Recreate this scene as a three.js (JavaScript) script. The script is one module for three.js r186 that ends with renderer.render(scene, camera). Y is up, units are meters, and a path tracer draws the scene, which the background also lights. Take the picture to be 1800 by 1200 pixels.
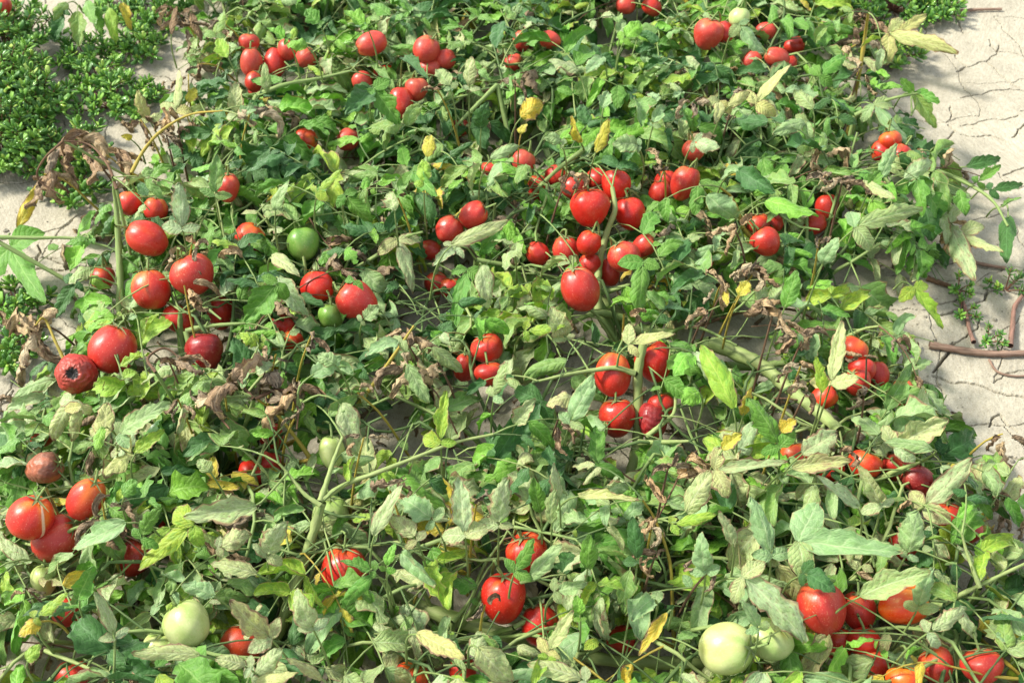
import * as THREE from 'three';
import { mergeGeometries } from 'three/addons/utils/BufferGeometryUtils.js';
import { ImprovedNoise } from 'three/addons/math/ImprovedNoise.js';

// ---------------------------------------------------------------- camera, sky, sun, exposure
const scene = new THREE.Scene();
const PITCH = 47 * Math.PI / 180, FOV = 31, CAM_H = 1.4, CAM_Z = 1.3;
const camera = new THREE.PerspectiveCamera(FOV, 1.5, 0.05, 200);
camera.position.set(0, CAM_H, CAM_Z);
camera.focus = 1.6; camera.userData.fStop = 9;
camera.lookAt(0, CAM_H - Math.sin(PITCH), CAM_Z - Math.cos(PITCH));

const SUN = new THREE.Vector3(-0.66, 0.70, -0.16).normalize();
{ // hazy bright sky: pale blue overhead, whitish towards the horizon, wide haze round the sun
  const W = 256, H = 128, d = new Float32Array(W * H * 4), v = new THREE.Vector3();
  for (let r = 0; r < H; r++) for (let c = 0; c < W; c++) {
    const up = ((r + 0.5) / H - 0.5) * Math.PI, az = ((c + 0.5) / W - 0.5) * 2 * Math.PI;
    v.set(Math.cos(az) * Math.cos(up), Math.sin(up), Math.sin(az) * Math.cos(up));
    const y = Math.max(0, v.y), h = Math.pow(1 - y, 3), g = Math.max(0, v.dot(SUN));
    const glow = 0.55 * Math.pow(g, 6) + 1.2 * Math.pow(g, 40);
    const i = (r * W + c) * 4, k = v.y < 0 ? 0.45 : 1;
    d[i] = k * (0.72 + 0.28 * h + glow); d[i + 1] = k * (0.79 + 0.21 * h + glow * 0.97); d[i + 2] = k * (0.9 + 0.06 * h + glow * 0.88); d[i + 3] = 1;
  }
  const t = new THREE.DataTexture(d, W, H, THREE.RGBAFormat, THREE.FloatType);
  t.mapping = THREE.EquirectangularReflectionMapping; t.magFilter = THREE.LinearFilter; t.needsUpdate = true;
  scene.background = t; scene.environment = t;
  scene.backgroundIntensity = 0.72; scene.environmentIntensity = 0.72;
}
const sun = new THREE.DirectionalLight(new THREE.Color(1, 0.95, 0.83), 4.6);
sun.position.copy(SUN).multiplyScalar(6); sun.target.position.set(0, 0, 0);
sun.castShadow = true; sun.shadow.radius = 19; sun.shadow.mapSize.set(2048, 2048);
Object.assign(sun.shadow.camera, { left: -2.5, right: 2.5, top: 2.5, bottom: -2.5, near: 0.5, far: 15 });
sun.name = 'sun'; scene.add(sun); scene.add(sun.target);
const renderer = new THREE.WebGLRenderer({ antialias: true });
renderer.setSize(1024, 682);
renderer.toneMapping = THREE.LinearToneMapping;
renderer.toneMappingExposure = 1.55;
renderer.shadowMap.enabled = true;

// ---------------------------------------------------------------- helpers
let seed = 20240817;
const rnd = () => { seed = (seed + 0x6d2b79f5) | 0; let t = Math.imul(seed ^ (seed >>> 15), 1 | seed); t = (t + Math.imul(t ^ (t >>> 7), 61 | t)) ^ t; return ((t ^ (t >>> 14)) >>> 0) / 4294967296; };
const rr = (a, b) => a + (b - a) * rnd();
const pick = (a) => a[Math.floor(rnd() * a.length)];
const V = (x, y, z) => new THREE.Vector3(x, y, z);
const NOISE = new ImprovedNoise(), n3 = (x, y, z) => NOISE.noise(x, y, z);
const clamp = THREE.MathUtils.clamp, lerp = THREE.MathUtils.lerp, sstep = THREE.MathUtils.smoothstep;

// pixel of the 1800 x 1200 photograph -> point at height h above the ground, and back
const TV = Math.tan(FOV * Math.PI / 360);
const CF = V(0, -Math.sin(PITCH), -Math.cos(PITCH)), CU = V(0, Math.cos(PITCH), -Math.sin(PITCH)), CX = V(1, 0, 0), CP = V(0, CAM_H, CAM_Z);
function at(px, py, h = 0) {
  const d = CF.clone().addScaledVector(CX, (px - 900) / 600 * TV).addScaledVector(CU, (600 - py) / 600 * TV);
  return CP.clone().addScaledVector(d, (h - CAM_H) / d.y);
}
function proj(p) {
  const d = p.clone().sub(CP), z = d.dot(CF);
  return [900 + d.dot(CX) / z / TV * 600, 600 - d.dot(CU) / z / TV * 600, z];
}
const mmpp = (p) => proj(p)[2] * TV / 600;          // metres per photo pixel at a point

const used = {};
function numbered(n) { used[n] = (used[n] ?? -1) + 1; return used[n] ? n + '_' + String(used[n]).padStart(3, '0') : n; }
function tag(o, label, category, group, kind) { o.userData.label = label; if (category) o.userData.category = category; if (group) o.userData.group = group; if (kind) o.userData.kind = kind; return o; }
function mesh(name, geo, mat, parent) { const m = new THREE.Mesh(geo, mat); m.name = name; m.castShadow = m.receiveShadow = true; if (parent) parent.add(m); return m; }
function tube(pts, r0, r1, seg = 8, rad = 6) {       // tapered tube through points
  const c = pts.length > 2 ? new THREE.CatmullRomCurve3(pts, false, 'centripetal') : new THREE.LineCurve3(pts[0], pts[1]);
  const g = new THREE.TubeGeometry(c, seg, 1, rad, false), p = g.attributes.position, q = new THREE.Vector3(), o = new THREE.Vector3();
  for (let i = 0; i <= seg; i++) {
    c.getPointAt(i / seg, o); const node = Math.exp(-(((i + Math.round(pts[0].z * 100)) % 7) ** 2)), r = lerp(r0, r1, i / seg) * (1 + 0.1 * Math.sin(i * 2.3 + pts[0].x * 40) + (r0 > .003 ? .13 * node : 0));
    for (let j = 0; j <= rad; j++) { const k = i * (rad + 1) + j; q.fromBufferAttribute(p, k).sub(o).multiplyScalar(r).add(o); p.setXYZ(k, q.x, q.y, q.z); }
  }
  return g;
}
function dataTex(W, H, f, srgb = true) {
  const d = new Uint8Array(W * H * 4), o = [0, 0, 0];
  for (let y = 0; y < H; y++) for (let x = 0; x < W; x++) { f((x + 0.5) / W, (y + 0.5) / H, o); const i = (y * W + x) * 4; for (let c = 0; c < 3; c++) d[i + c] = clamp(Math.round(o[c]), 0, 255); d[i + 3] = 255; }
  const t = new THREE.DataTexture(d, W, H); t.magFilter = THREE.LinearFilter; t.wrapS = t.wrapT = THREE.RepeatWrapping;
  if (srgb) t.colorSpace = THREE.SRGBColorSpace; t.needsUpdate = true; return t;
}
const fbm = (x, y, z, o = 4) => { let s = 0, a = 0.5; for (let i = 0; i < o; i++) { s += a * n3(x, y, z + i * 7.3); x *= 2.03; y *= 2.03; a *= 0.5; } return s; };
const mix3 = (o, c, t) => { o[0] += (c[0] - o[0]) * t; o[1] += (c[1] - o[1]) * t; o[2] += (c[2] - o[2]) * t; };

// ---------------------------------------------------------------- ground: dry cracked silt
const CRACKS = [];   // [x, z, x2, z2, half width]
function crack(list, w) { for (let i = 0; i + 1 < list.length; i++) { const a = at(list[i][0], list[i][1]), b = at(list[i + 1][0], list[i + 1][1]); rough(a.x, a.z, b.x, b.z, w * .58, 4); } }
function rough(x1, z1, x2, z2, w, n) {
  const L = Math.hypot(x2 - x1, z2 - z1);
  if (n === 0 || L < 0.007) { CRACKS.push([x1, z1, x2, z2, w * rr(0.65, 1.25)]); return; }
  const mx = (x1 + x2) / 2 + (z2 - z1) * rr(-0.14, 0.14), mz = (z1 + z2) / 2 - (x2 - x1) * rr(-0.14, 0.14);
  rough(x1, z1, mx, mz, w, n - 1); rough(mx, mz, x2, z2, w, n - 1);
}
for (const [w, l] of [
  [.0019, [[1628, 470], [1700, 462], [1760, 474], [1830, 470]]], [.0024, [[1706, 492], [1738, 512], [1732, 528], [1690, 545], [1655, 556]]], [.0016, [[1640, 535], [1690, 520], [1732, 516], [1790, 505]]],
  [.0030, [[1640, 655], [1652, 640], [1668, 622], [1676, 605]]], [.0019, [[1640, 662], [1680, 674], [1740, 684], [1800, 698]]], [.0014, [[1642, 600], [1664, 610], [1690, 598], [1718, 580], [1722, 560]]],
  [.0016, [[1630, 268], [1655, 255], [1668, 242], [1680, 228], [1668, 218]]], [.0013, [[1682, 127], [1690, 122], [1722, 110], [1735, 108], [1752, 96], [1757, 80]]], [.0011, [[1680, 95], [1688, 110], [1700, 118], [1684, 127]]],
  [.0012, [[1690, 172], [1725, 167], [1752, 160], [1800, 162]]], [.0012, [[1732, 108], [1748, 120], [1762, 135], [1778, 150], [1795, 158]]], [.0010, [[1672, 185], [1674, 200], [1664, 214]]], [.0010, [[1690, 220], [1730, 212], [1790, 205]]],
  [.0012, [[1690, 235], [1715, 240], [1742, 238], [1770, 250]]], [.0016, [[1780, 242], [1790, 228], [1800, 220], [1815, 215]]], [.0013, [[1765, 308], [1790, 298], [1815, 290]]], [.0010, [[1680, 30], [1688, 48], [1695, 60]]], [.0010, [[1740, 70], [1752, 92], [1790, 96]]],
  [.0016, [[1740, 750], [1745, 735], [1758, 728], [1770, 745], [1790, 760]]], [.0016, [[1735, 790], [1755, 800], [1800, 805]]], [.0018, [[1770, 955], [1800, 945]]], [.0020, [[1750, 985], [1800, 972], [1830, 975]]],
  [.0022, [[45, 475], [70, 472], [110, 475]]], [.0019, [[66, 432], [70, 445], [62, 462], [48, 478], [38, 500]]], [.0014, [[70, 453], [100, 455]]], [.0016, [[0, 712], [18, 700], [22, 685]]], [.0018, [[15, 780], [12, 800], [20, 815]]], [.0014, [[115, 398], [125, 390], [135, 380], [148, 376]]], [.0014, [[5, 520], [30, 535], [60, 540]]],
  [.0016, [[752, 812], [748, 830], [742, 850]]], [.0013, [[730, 815], [752, 822], [775, 815]]], [.0014, [[600, 1140], [625, 1150], [640, 1175]]], [.0013, [[300, 70], [330, 85], [350, 90]]],
]) crack(l, w);
{ // fine shrinkage network over the rest (warped cells)
  const S = 0.115, ptOf = (i, j) => { let h = Math.imul(i * 374761393 + j * 668265263, 1274126177); h ^= h >>> 13; h = Math.imul(h, 1274126177); return [((h >>> 0) % 1000) / 1000, (((h >>> 10) >>> 0) % 1000) / 1000]; };
  const vert = (i, j) => { const [a, b] = ptOf(i, j); return [(i + 0.15 + 0.7 * a) * S, (j + 0.15 + 0.7 * b) * S * 0.95]; };
  for (let i = -14; i < 14; i++) for (let j = -13; j < 11; j++) {
    const a = vert(i, j);
    if (rnd() < 0.5) { const b = vert(i + 1, j); rough(a[0], a[1], b[0], b[1], rr(0.0001, 0.0005), 4); }
    if (rnd() < 0.5) { const b = vert(i, j + 1); rough(a[0], a[1], b[0], b[1], rr(0.0001, 0.0005), 4); }
  }
}
const bins = new Map(), BIN = 0.03;
CRACKS.forEach((c, k) => {
  const n = Math.ceil(Math.hypot(c[2] - c[0], c[3] - c[1]) / (BIN / 2)) + 1;
  for (let i = 0; i <= n; i++) for (let a = -1; a < 2; a++) for (let b = -1; b < 2; b++) {
    const key = Math.floor(lerp(c[0], c[2], i / n) / BIN + a) * 4096 + Math.floor(lerp(c[1], c[3], i / n) / BIN + b);
    if (!bins.has(key)) bins.set(key, new Set()); bins.get(key).add(k);
  }
});
function groundBase(x, z) { return 0.006 * n3(x * 2.1, 1.3, z * 2.1) + 0.0025 * n3(x * 7, 4.1, z * 7); }
function groundY(x, z, fine = false) {
  let y = groundBase(x, z) + 0.0007 * n3(x * 31, 2.2, z * 31);
  if (!fine) return y;
  const s = bins.get(Math.floor(x / BIN) * 4096 + Math.floor(z / BIN));
  if (s) {
    let deep = 0;
    for (const k of s) {
      const [x1, z1, x2, z2, w] = CRACKS[k], dx = x2 - x1, dz = z2 - z1, L = dx * dx + dz * dz || 1e-9;
      const t = clamp(((x - x1) * dx + (z - z1) * dz) / L, 0, 1), d = Math.hypot(x - x1 - t * dx, z - z1 - t * dz);
      deep = Math.max(deep, (1 - sstep(d, w * 0.55, w * 1.1 + 0.0007)) * Math.min(0.02, 0.003 + w * 9));
    }
    y -= deep;
  }
  return y + 0.0005 * n3(x * 140, 5.5, z * 140);
}
const soilTex = dataTex(1024, 1024, (u, v, o) => {
  const A = u * 2 * Math.PI, B = v * 2 * Math.PI, X = Math.cos(A) * 1.1, Y = Math.sin(A) * 1.1, Z = Math.cos(B) * 1.1, Wn = Math.sin(B) * 1.1;
  const big = n3(X * 2 + Wn, Y * 2, Z * 2) + 0.5 * n3(X * 5, Y * 5 + Wn * 2, Z * 5), mid = n3(X * 17 + 3, Y * 17 + Wn * 9, Z * 17), fine = n3(X * 70, Y * 70 + Wn * 40, Z * 70);
  o[0] = 168 + 12 * big + 12 * mid + 15 * fine; o[1] = 162 + 12 * big + 12 * mid + 15 * fine; o[2] = 145 + 11 * big + 12 * mid + 15 * fine;
  const sp = n3(X * 130 + 9, Y * 130 + Wn * 60, Z * 130); if (sp > 0.42) mix3(o, [116, 102, 82], clamp((sp - 0.42) * 5, 0, 0.7));
  if (sp < -0.5) mix3(o, [214, 206, 188], 0.5);
});
const soilBump = dataTex(1024, 1024, (u, v, o) => {
  const A = u * 2 * Math.PI, B = v * 2 * Math.PI, X = Math.cos(A), Y = Math.sin(A), Z = Math.cos(B), Wn = Math.sin(B);
  o[0] = o[1] = o[2] = 128 + 55 * n3(X * 30, Y * 30 + Wn * 15, Z * 30) + 45 * n3(X * 90, Y * 90 + Wn * 50, Z * 90) + 30 * (rnd() - 0.5);
}, false);
const soilMat = new THREE.MeshStandardMaterial({ map: soilTex, bumpMap: soilBump, bumpScale: 0.0024, roughness: 0.96, vertexColors: true, name: 'dry_silt' });
function buildGround(openSoil) {   // 12 mm cells; cells of open soil that a crack crosses are cut eight by eight
  const lines = (parts) => { const a = []; for (const [s, e, st] of parts) for (let k = s; k < e - 1e-6; k += st) a.push(k); a.push(parts[parts.length - 1][1]); return a; };
  const xs = lines([[-60, -20, 20], [-20, -4, 4], [-4, -1.6, 0.4], [-1.6, -1.2, 0.05], [-1.2, 1.2, 0.012], [1.2, 1.6, 0.05], [1.6, 4, 0.4], [4, 20, 4], [20, 60, 20]]);
  const zs = lines([[-60, -20, 20], [-20, -4, 4], [-4, -1.8, 0.2], [-1.8, -1.15, 0.05], [-1.15, 0.75, 0.012], [0.75, 1.2, 0.05], [1.2, 4, 0.4], [4, 20, 4], [20, 60, 20]]);
  const P = [], N = [], U = [], I = [], C = [];
  const push = (x, y, z, fine) => {
    const e = fine ? 0.0008 : 0.006, f = Math.abs(x) > 1.6 || Math.abs(z) > 1.8 ? groundBase : (a, b) => groundY(a, b, fine), n = V(f(x - e, z) - f(x + e, z), 2 * e, f(x, z - e) - f(x, z + e)).normalize();
    const tone = 1 + 0.1 * n3(x * 3.3, 8.8, z * 3.3) + 0.07 * n3(x * 13, 3.1, z * 13);   // damp and dusty patches of the crust
    P.push(x, y, z); N.push(n.x, n.y, n.z); U.push(x / 0.9, z / 0.9); C.push(tone, tone * 0.995, tone * 0.985); return P.length / 3 - 1;
  };
  const nx = xs.length, nz = zs.length, fineCell = new Uint8Array(nx * nz);
  for (let j = 0; j < nz - 1; j++) for (let i = 0; i < nx - 1; i++) {
    const x = (xs[i] + xs[i + 1]) / 2, z = (zs[j] + zs[j + 1]) / 2;
    if (Math.abs(x) > 1.2 || z < -1.15 || z > 0.75 || !openSoil(x, z)) continue;
    const s = bins.get(Math.floor(x / BIN) * 4096 + Math.floor(z / BIN)); if (!s) continue;
    for (const k of s) { const c = CRACKS[k]; if (segDist(x, z, c[0], c[1], c[2], c[3]) < 0.0105) { fineCell[j * nx + i] = 1; break; } }
  }
  const vid = new Map(), corner = (i, j) => { const k = j * nx + i; if (!vid.has(k)) { const x = xs[i], z = zs[j], near = Math.abs(x) < 1.6 && Math.abs(z) < 1.8; vid.set(k, push(x, near ? groundY(x, z, false) : groundBase(x, z), z, false)); } return vid.get(k); };
  const edgeY = (i, j) => groundY(xs[i], zs[j], false);
  for (let j = 0; j < nz - 1; j++) for (let i = 0; i < nx - 1; i++) {
    if (!fineCell[j * nx + i]) { const a = corner(i, j), b = corner(i, j + 1), c = corner(i + 1, j), d = corner(i + 1, j + 1); I.push(a, b, c, c, b, d); continue; }
    const K = 8, id = [], open = [fineCell[j * nx + i - 1], fineCell[j * nx + i + 1], fineCell[(j - 1) * nx + i], fineCell[(j + 1) * nx + i]];
    for (let b = 0; b <= K; b++) for (let a = 0; a <= K; a++) {
      const x = lerp(xs[i], xs[i + 1], a / K), z = lerp(zs[j], zs[j + 1], b / K);
      let y = groundY(x, z, true);
      const cy = lerp(lerp(edgeY(i, j), edgeY(i + 1, j), a / K), lerp(edgeY(i, j + 1), edgeY(i + 1, j + 1), a / K), b / K);
      if ((a === 0 && !open[0]) || (a === K && !open[1]) || (b === 0 && !open[2]) || (b === K && !open[3])) y = cy;
      else if ((a % K === 0) && (b % K === 0)) { const q = (di, dj) => fineCell[(j + dj) * nx + i + di]; if (!q(a ? 1 : -1, 0) || !q(0, b ? 1 : -1) || !q(a ? 1 : -1, b ? 1 : -1)) y = cy; }
      id.push(push(x, y, z, true));
    }
    for (let b = 0; b < K; b++) for (let a = 0; a < K; a++) { const k = b * (K + 1) + a; I.push(id[k], id[k + K + 1], id[k + 1], id[k + 1], id[k + K + 1], id[k + K + 2]); }
  }
  const g = new THREE.BufferGeometry(); g.setAttribute('position', new THREE.Float32BufferAttribute(P, 3)); g.setAttribute('normal', new THREE.Float32BufferAttribute(N, 3)); g.setAttribute('uv', new THREE.Float32BufferAttribute(U, 2)); g.setAttribute('color', new THREE.Float32BufferAttribute(C, 3)); g.setIndex(I);
  tag(mesh('ground', g, soilMat, scene), 'pale dry cracked soil under and beside the plants', null, null, 'structure');
  console.log('ground triangles', I.length / 3);
}

// ---------------------------------------------------------------- leaf materials: colour, veins, blotches and dead edges
// kinds: base, vein colour, blotch colour + share, dead-edge share, dust
const LK = {
  green: { c: [90, 146, 42], v: [146, 184, 98], b: [112, 164, 60], bs: .35, e: .0, d: .06 },
  fresh: { c: [114, 172, 46], v: [164, 206, 100], b: [132, 188, 66], bs: .4, e: .0, d: .03 },
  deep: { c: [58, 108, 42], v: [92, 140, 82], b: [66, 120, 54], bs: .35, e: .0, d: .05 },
  dull: { c: [122, 160, 72], v: [160, 192, 126], b: [90, 146, 66], bs: .4, e: .1, d: .12 },
  sage: { c: [148, 180, 112], v: [184, 204, 152], b: [122, 166, 90], bs: .5, e: .14, d: .18 },
  pale: { c: [170, 190, 128], v: [200, 212, 164], b: [138, 172, 96], bs: .5, e: .3, d: .24 },
  fleck: { c: [174, 190, 122], v: [198, 204, 150], b: [140, 118, 88], bs: .42, e: .6, d: .2 },
  cream: { c: [192, 198, 122], v: [210, 210, 150], b: [158, 178, 92], bs: .45, e: .5, d: .15 },
  lime: { c: [150, 184, 52], v: [184, 204, 92], b: [104, 160, 50], bs: .5, e: .2, d: .05 },
  yellow: { c: [210, 190, 58], v: [218, 204, 100], b: [160, 174, 56], bs: .5, e: .45, d: .05 },
  brown: { c: [150, 128, 102], v: [180, 160, 134], b: [108, 86, 68], bs: .6, e: .2, d: .2 },
  tan: { c: [188, 164, 126], v: [204, 184, 150], b: [144, 116, 86], bs: .6, e: .2, d: .2 },
};
const veinDist = (s, t, q = 0) => {            // s across -1..1, t along 0..1 -> distance-like values to midrib and side veins
  const k = t * (6.2 + [0, 1.6, -1.1][q]) - Math.abs(s) * (1.35 + [0, .5, -.35][q]) + (s < 0 ? 0.45 : 0.1 * q) + 0.35 * n3(s * 2.2 + q * 4, t * 4, 1.7 + q), f = Math.abs(k - Math.round(k));
  return [Math.abs(s - 0.1 * n3(t * 2.5, q * 3, 6.6)), f];
};
const LM = {}, LB = [0, 1, 2].map((q) => dataTex(192, 192, (u, v, o) => {
  const s = u * 2 - 1, [m, f] = veinDist(s, v, q), net = Math.abs(n3(s * 11 + q * 5, v * 15, 3.3)), crinkle = 75 * n3(s * 4 + q, v * 7, 8.1);
  o[0] = o[1] = o[2] = 30 + 120 * Math.min(1, f * 3.2) * Math.min(1, m * 5) + 60 * Math.min(1, net * 4) + crinkle;
}, false));
Object.keys(LK).forEach((name, kq) => {
  const k = LK[name], dry = name === 'brown' || name === 'tan';
  LM[name] = [0, 1, 2].map((q) => {
    const off = kq * 13.7 + q * 5.1, hue = [0, .05, -.05][q];
    const t = dataTex(192, 192, (u, v, o) => {
      const s = u * 2 - 1, [m, f] = veinDist(s, v, q);
      const g = 1 + 0.2 * fbm(s * 2.2 + off, v * 3, off) + 0.16 * n3(s * 24, v * 30, off) + 0.08 * n3(s * 60, v * 80, off);
      o[0] = k.c[0] * g * (1 + hue); o[1] = k.c[1] * g; o[2] = k.c[2] * g * (1 - hue);
      mix3(o, k.b, k.bs * sstep(fbm(s * 3 + off, v * 4.5, off + 5), 0.0, 0.24));
      mix3(o, k.v, Math.max(0.7 * (1 - sstep(m, 0.02, 0.06)), 0.45 * (1 - sstep(f, 0.04, 0.1)) * (1 - m * 0.5), 0.2 * (1 - sstep(Math.abs(n3(s * 11 + q * 5, v * 15, 3.3)), 0.03, 0.09))));
      const edge = Math.max(m, sstep(v, 0.72, 1.02)) + 0.5 * fbm(s * 3 + off, v * 4, 21 + off);   // dead margins with a ragged outline
      if (k.e > 0) { const dead = sstep(edge, 1.02 - 0.32 * k.e, 1.1 - 0.32 * k.e); mix3(o, [200, 180, 120], 0.6 * sstep(edge, 0.92 - 0.32 * k.e, 1.04 - 0.32 * k.e)); mix3(o, [132, 100, 74], 0.85 * dead); }
      if (name === 'fleck' || name === 'pale' || name === 'yellow' || name === 'cream' || (q === 1 && name === 'sage')) { const sp = n3(s * 9 + off, v * 14, 31) + 0.3 * n3(s * 30, v * 40, off); if (sp > 0.4) mix3(o, [124, 94, 72], clamp((sp - 0.4) * 6, 0, name === 'fleck' ? 0.8 : 0.5)); }
      mix3(o, [200, 200, 178], k.d * clamp(0.35 + 0.9 * n3(s * 34 + 5, v * 48, off), 0, 1));       // dust grains
    });
    return new THREE.MeshPhysicalMaterial({ map: t, bumpMap: LB[q], bumpScale: dry ? 0.0028 : 0.0012, roughness: dry ? 0.9 : 0.6, transmission: dry ? 0.12 : 0.32, thickness: 0, side: THREE.DoubleSide, specularIntensity: dry ? 0.3 : 0.75, name: name + '_leaf' });
  });
});
const stemTex = (c1, c2, o0) => dataTex(64, 256, (u, v, o) => { const a = u * 2 * Math.PI, g = fbm(Math.cos(a) * 1.2 + o0, v * 9, Math.sin(a) * 1.2); o[0] = c1[0]; o[1] = c1[1]; o[2] = c1[2]; mix3(o, c2, clamp(0.45 + 1.6 * g, 0, 1)); const f = n3(Math.cos(a) * 7, v * 60, Math.sin(a) * 7) * 12; o[0] += f; o[1] += f; o[2] += f; });
const stemBump = dataTex(64, 256, (u, v, o) => { const a = u * 6.2832; o[0] = o[1] = o[2] = 128 + 60 * n3(Math.cos(a) * 3, v * 5, Math.sin(a) * 3) + 50 * n3(Math.cos(a) * 8, v * 50, Math.sin(a) * 8); }, false);
const stemMat = (n, a, b, o, r = 0.7) => new THREE.MeshStandardMaterial({ map: stemTex(a, b, o), bumpMap: stemBump, bumpScale: .0012, roughness: r, name: n });
const SM = { green: stemMat('green_stem', [116, 142, 76], [142, 160, 98], 1), pale: stemMat('pale_stem', [132, 152, 86], [154, 166, 106], 2), dark: stemMat('dark_stem', [76, 104, 54], [96, 118, 66], 3), yellow: stemMat('yellow_stem', [176, 150, 56], [150, 146, 66], 4), brown: stemMat('brown_stem', [120, 92, 68], [86, 64, 48], 5, 0.9), red: stemMat('reddish_stem', [128, 76, 64], [112, 92, 62], 6), wood: stemMat('dry_wood', [158, 132, 114], [118, 92, 78], 7, .95), runner: stemMat('weed_runner', [150, 112, 98], [118, 92, 78], 8, .85) };

// ---------------------------------------------------------------- leaflet shapes (length 1 along +z, upper side +y)
function leafletGeo(o) {
  const { nu = 6, nv = 10, W = 0.27, curl = 0.5, fold = 0.1, bend = 0.5, twist = 0, teeth = 0.2, lobe = 0.2, crumple = 0.03, s0 = 0, side = 0, ruffle = 0 } = o;
  const P = [], U = [], I = [], c = V(0, 0, 0);
  let ang = -bend * 0.35;
  for (let j = 0; j <= nv; j++) {
    const t = j / nv;
    if (j) { ang += bend / nv * (0.6 + 0.8 * t); c.y -= Math.sin(ang) / nv; c.z += Math.cos(ang) / nv; c.x += side * t / nv; }
    let w = W * Math.pow(Math.sin(Math.PI * Math.pow(clamp(t, 0.012, 0.993), 0.74)), 0.72);
    const lobes = [0, 1].map((q) => 1 + lobe * (n3(t * 5.5 + s0, q * 9 + s0, 5.2) * 1.6 - 0.1)), tooth = [0, 1].map((q) => j % 2 ? 1 : 1 - teeth * (0.35 + 0.65 * Math.abs(Math.sin(j * 12.7 + s0 * 3 + q * 5))));
    const th = curl * (0.55 + 0.6 * t) + 0.3 * n3(t * 2, s0, 4.4) * curl, R = W / Math.max(0.05, Math.abs(th)), sg = Math.sign(th) || 1, tw = twist * t;
    for (let i = 0; i <= nu; i++) {
      const s = i / nu * 2 - 1, e = (Math.abs(s) > 0.99 ? tooth[s > 0 ? 1 : 0] : 1) * lobes[s > 0 ? 1 : 0], x = s * w * e * (1 + 0.1 * n3(s0 + s, t * 3, 7.7));
      const bendA = Math.sign(x) * Math.pow(Math.abs(x) / W, 1.45) * W / R;   // the rim rolls more than the middle
      let X = Math.abs(bendA) < 1e-4 ? x : Math.sin(bendA) / bendA * x, Y = sg * (Math.abs(bendA) < 1e-4 ? 0 : (1 - Math.cos(bendA)) / Math.abs(bendA) * Math.abs(x)) + fold * Math.abs(x) + ruffle * s * s * Math.sin(t * 13 + s0 + (s > 0 ? 1.9 : 0));
      const k = t * 6.2 - Math.abs(s) * 1.35, puck = Math.abs(k - Math.round(k));
      Y += 0.028 * W / 0.27 * puck * Math.min(1, Math.abs(s) * 3) * (1 - Math.abs(s) * 0.5) + crumple * (n3(s * 2.3 + s0, t * 4, 9.1) + 0.6 * n3(s * 5 + s0, t * 9, 2.1));
      const X2 = X * Math.cos(tw) - Y * Math.sin(tw), Y2 = X * Math.sin(tw) + Y * Math.cos(tw);
      const fwd = Math.abs(s) > 0.99 && j % 2 ? 0.02 : 0;
      P.push(c.x + X2, c.y + Y2 * Math.cos(ang) - fwd * Math.sin(ang), c.z + Y2 * Math.sin(ang) + fwd); U.push(i / nu, t);
      if (i < nu && j < nv) { const a = j * (nu + 1) + i, b = a + nu + 1; I.push(a, b, a + 1, a + 1, b, b + 1); }
    }
  }
  const g = new THREE.BufferGeometry(); g.setAttribute('position', new THREE.Float32BufferAttribute(P, 3)); g.setAttribute('uv', new THREE.Float32BufferAttribute(U, 2)); g.setIndex(I); g.computeVertexNormals();
  return g;
}
const mk = (n, f) => Array.from({ length: n }, (_, i) => leafletGeo(f(i)));
const LG = {
  open: mk(9, (i) => ({ nu: 6, nv: 10, W: rr(.24, .32), curl: rr(.4, 1.2) * (i % 2 ? 1 : -1), fold: rr(0, .3), bend: rr(.4, 1.7), twist: rr(-.6, .6), teeth: rr(.06, .2), lobe: rr(.25, .6), crumple: .06, ruffle: rr(.02, .06), s0: i * 3.1, side: rr(-.25, .25) })),
  cupped: mk(10, (i) => ({ nu: 6, nv: 10, W: rr(.23, .30), curl: rr(1.1, 1.9) * (i % 3 ? 1 : -1), fold: rr(0, .2), bend: rr(.4, 2.0), twist: rr(-1, 1), teeth: rr(.05, .16), lobe: rr(.2, .5), crumple: .08, ruffle: rr(.02, .06), s0: i * 5.3 + 1, side: rr(-.35, .35) })),
  rolled: mk(8, (i) => ({ nu: 7, nv: 10, W: rr(.24, .30), curl: rr(2.0, 3.0) * (i % 3 ? 1 : -1), fold: 0, bend: rr(.3, 2.2), twist: rr(-1.4, 1.4), teeth: rr(.06, .16), lobe: rr(.1, .3), crumple: .07, ruffle: .03, s0: i * 7.7 + 2, side: rr(-.4, .4) })),
  dry: mk(9, (i) => ({ nu: 7, nv: 14, W: rr(.15, .24), curl: rr(2.2, 3.6) * (i % 2 ? 1 : -1), fold: 0, bend: rr(.8, 3.6), twist: rr(-3, 3), teeth: rr(.2, .45), lobe: rr(.2, .5), crumple: .13, ruffle: .05, s0: i * 9.1 + 3, side: rr(-.5, .5) })),
  hero: mk(12, (i) => ({ nu: 8, nv: 16, W: rr(.26, .34), curl: rr(.3, 1.5) * (i % 3 ? -1 : 1), fold: rr(-.15, .3), bend: rr(.2, 1.4), twist: rr(-.9, .9), teeth: rr(.08, .18), lobe: rr(.2, .5), crumple: .06, ruffle: rr(.015, .045), s0: i * 4.3 + 6, side: rr(-.25, .25) })),
  small: mk(5, (i) => ({ nu: 4, nv: 6, W: rr(.26, .36), curl: rr(-.8, 1.2), fold: .15, bend: rr(.1, 1.2), teeth: .12, lobe: .2, crumple: .05, ruffle: .03, s0: i * 2.7 + 4 })),
};

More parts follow.
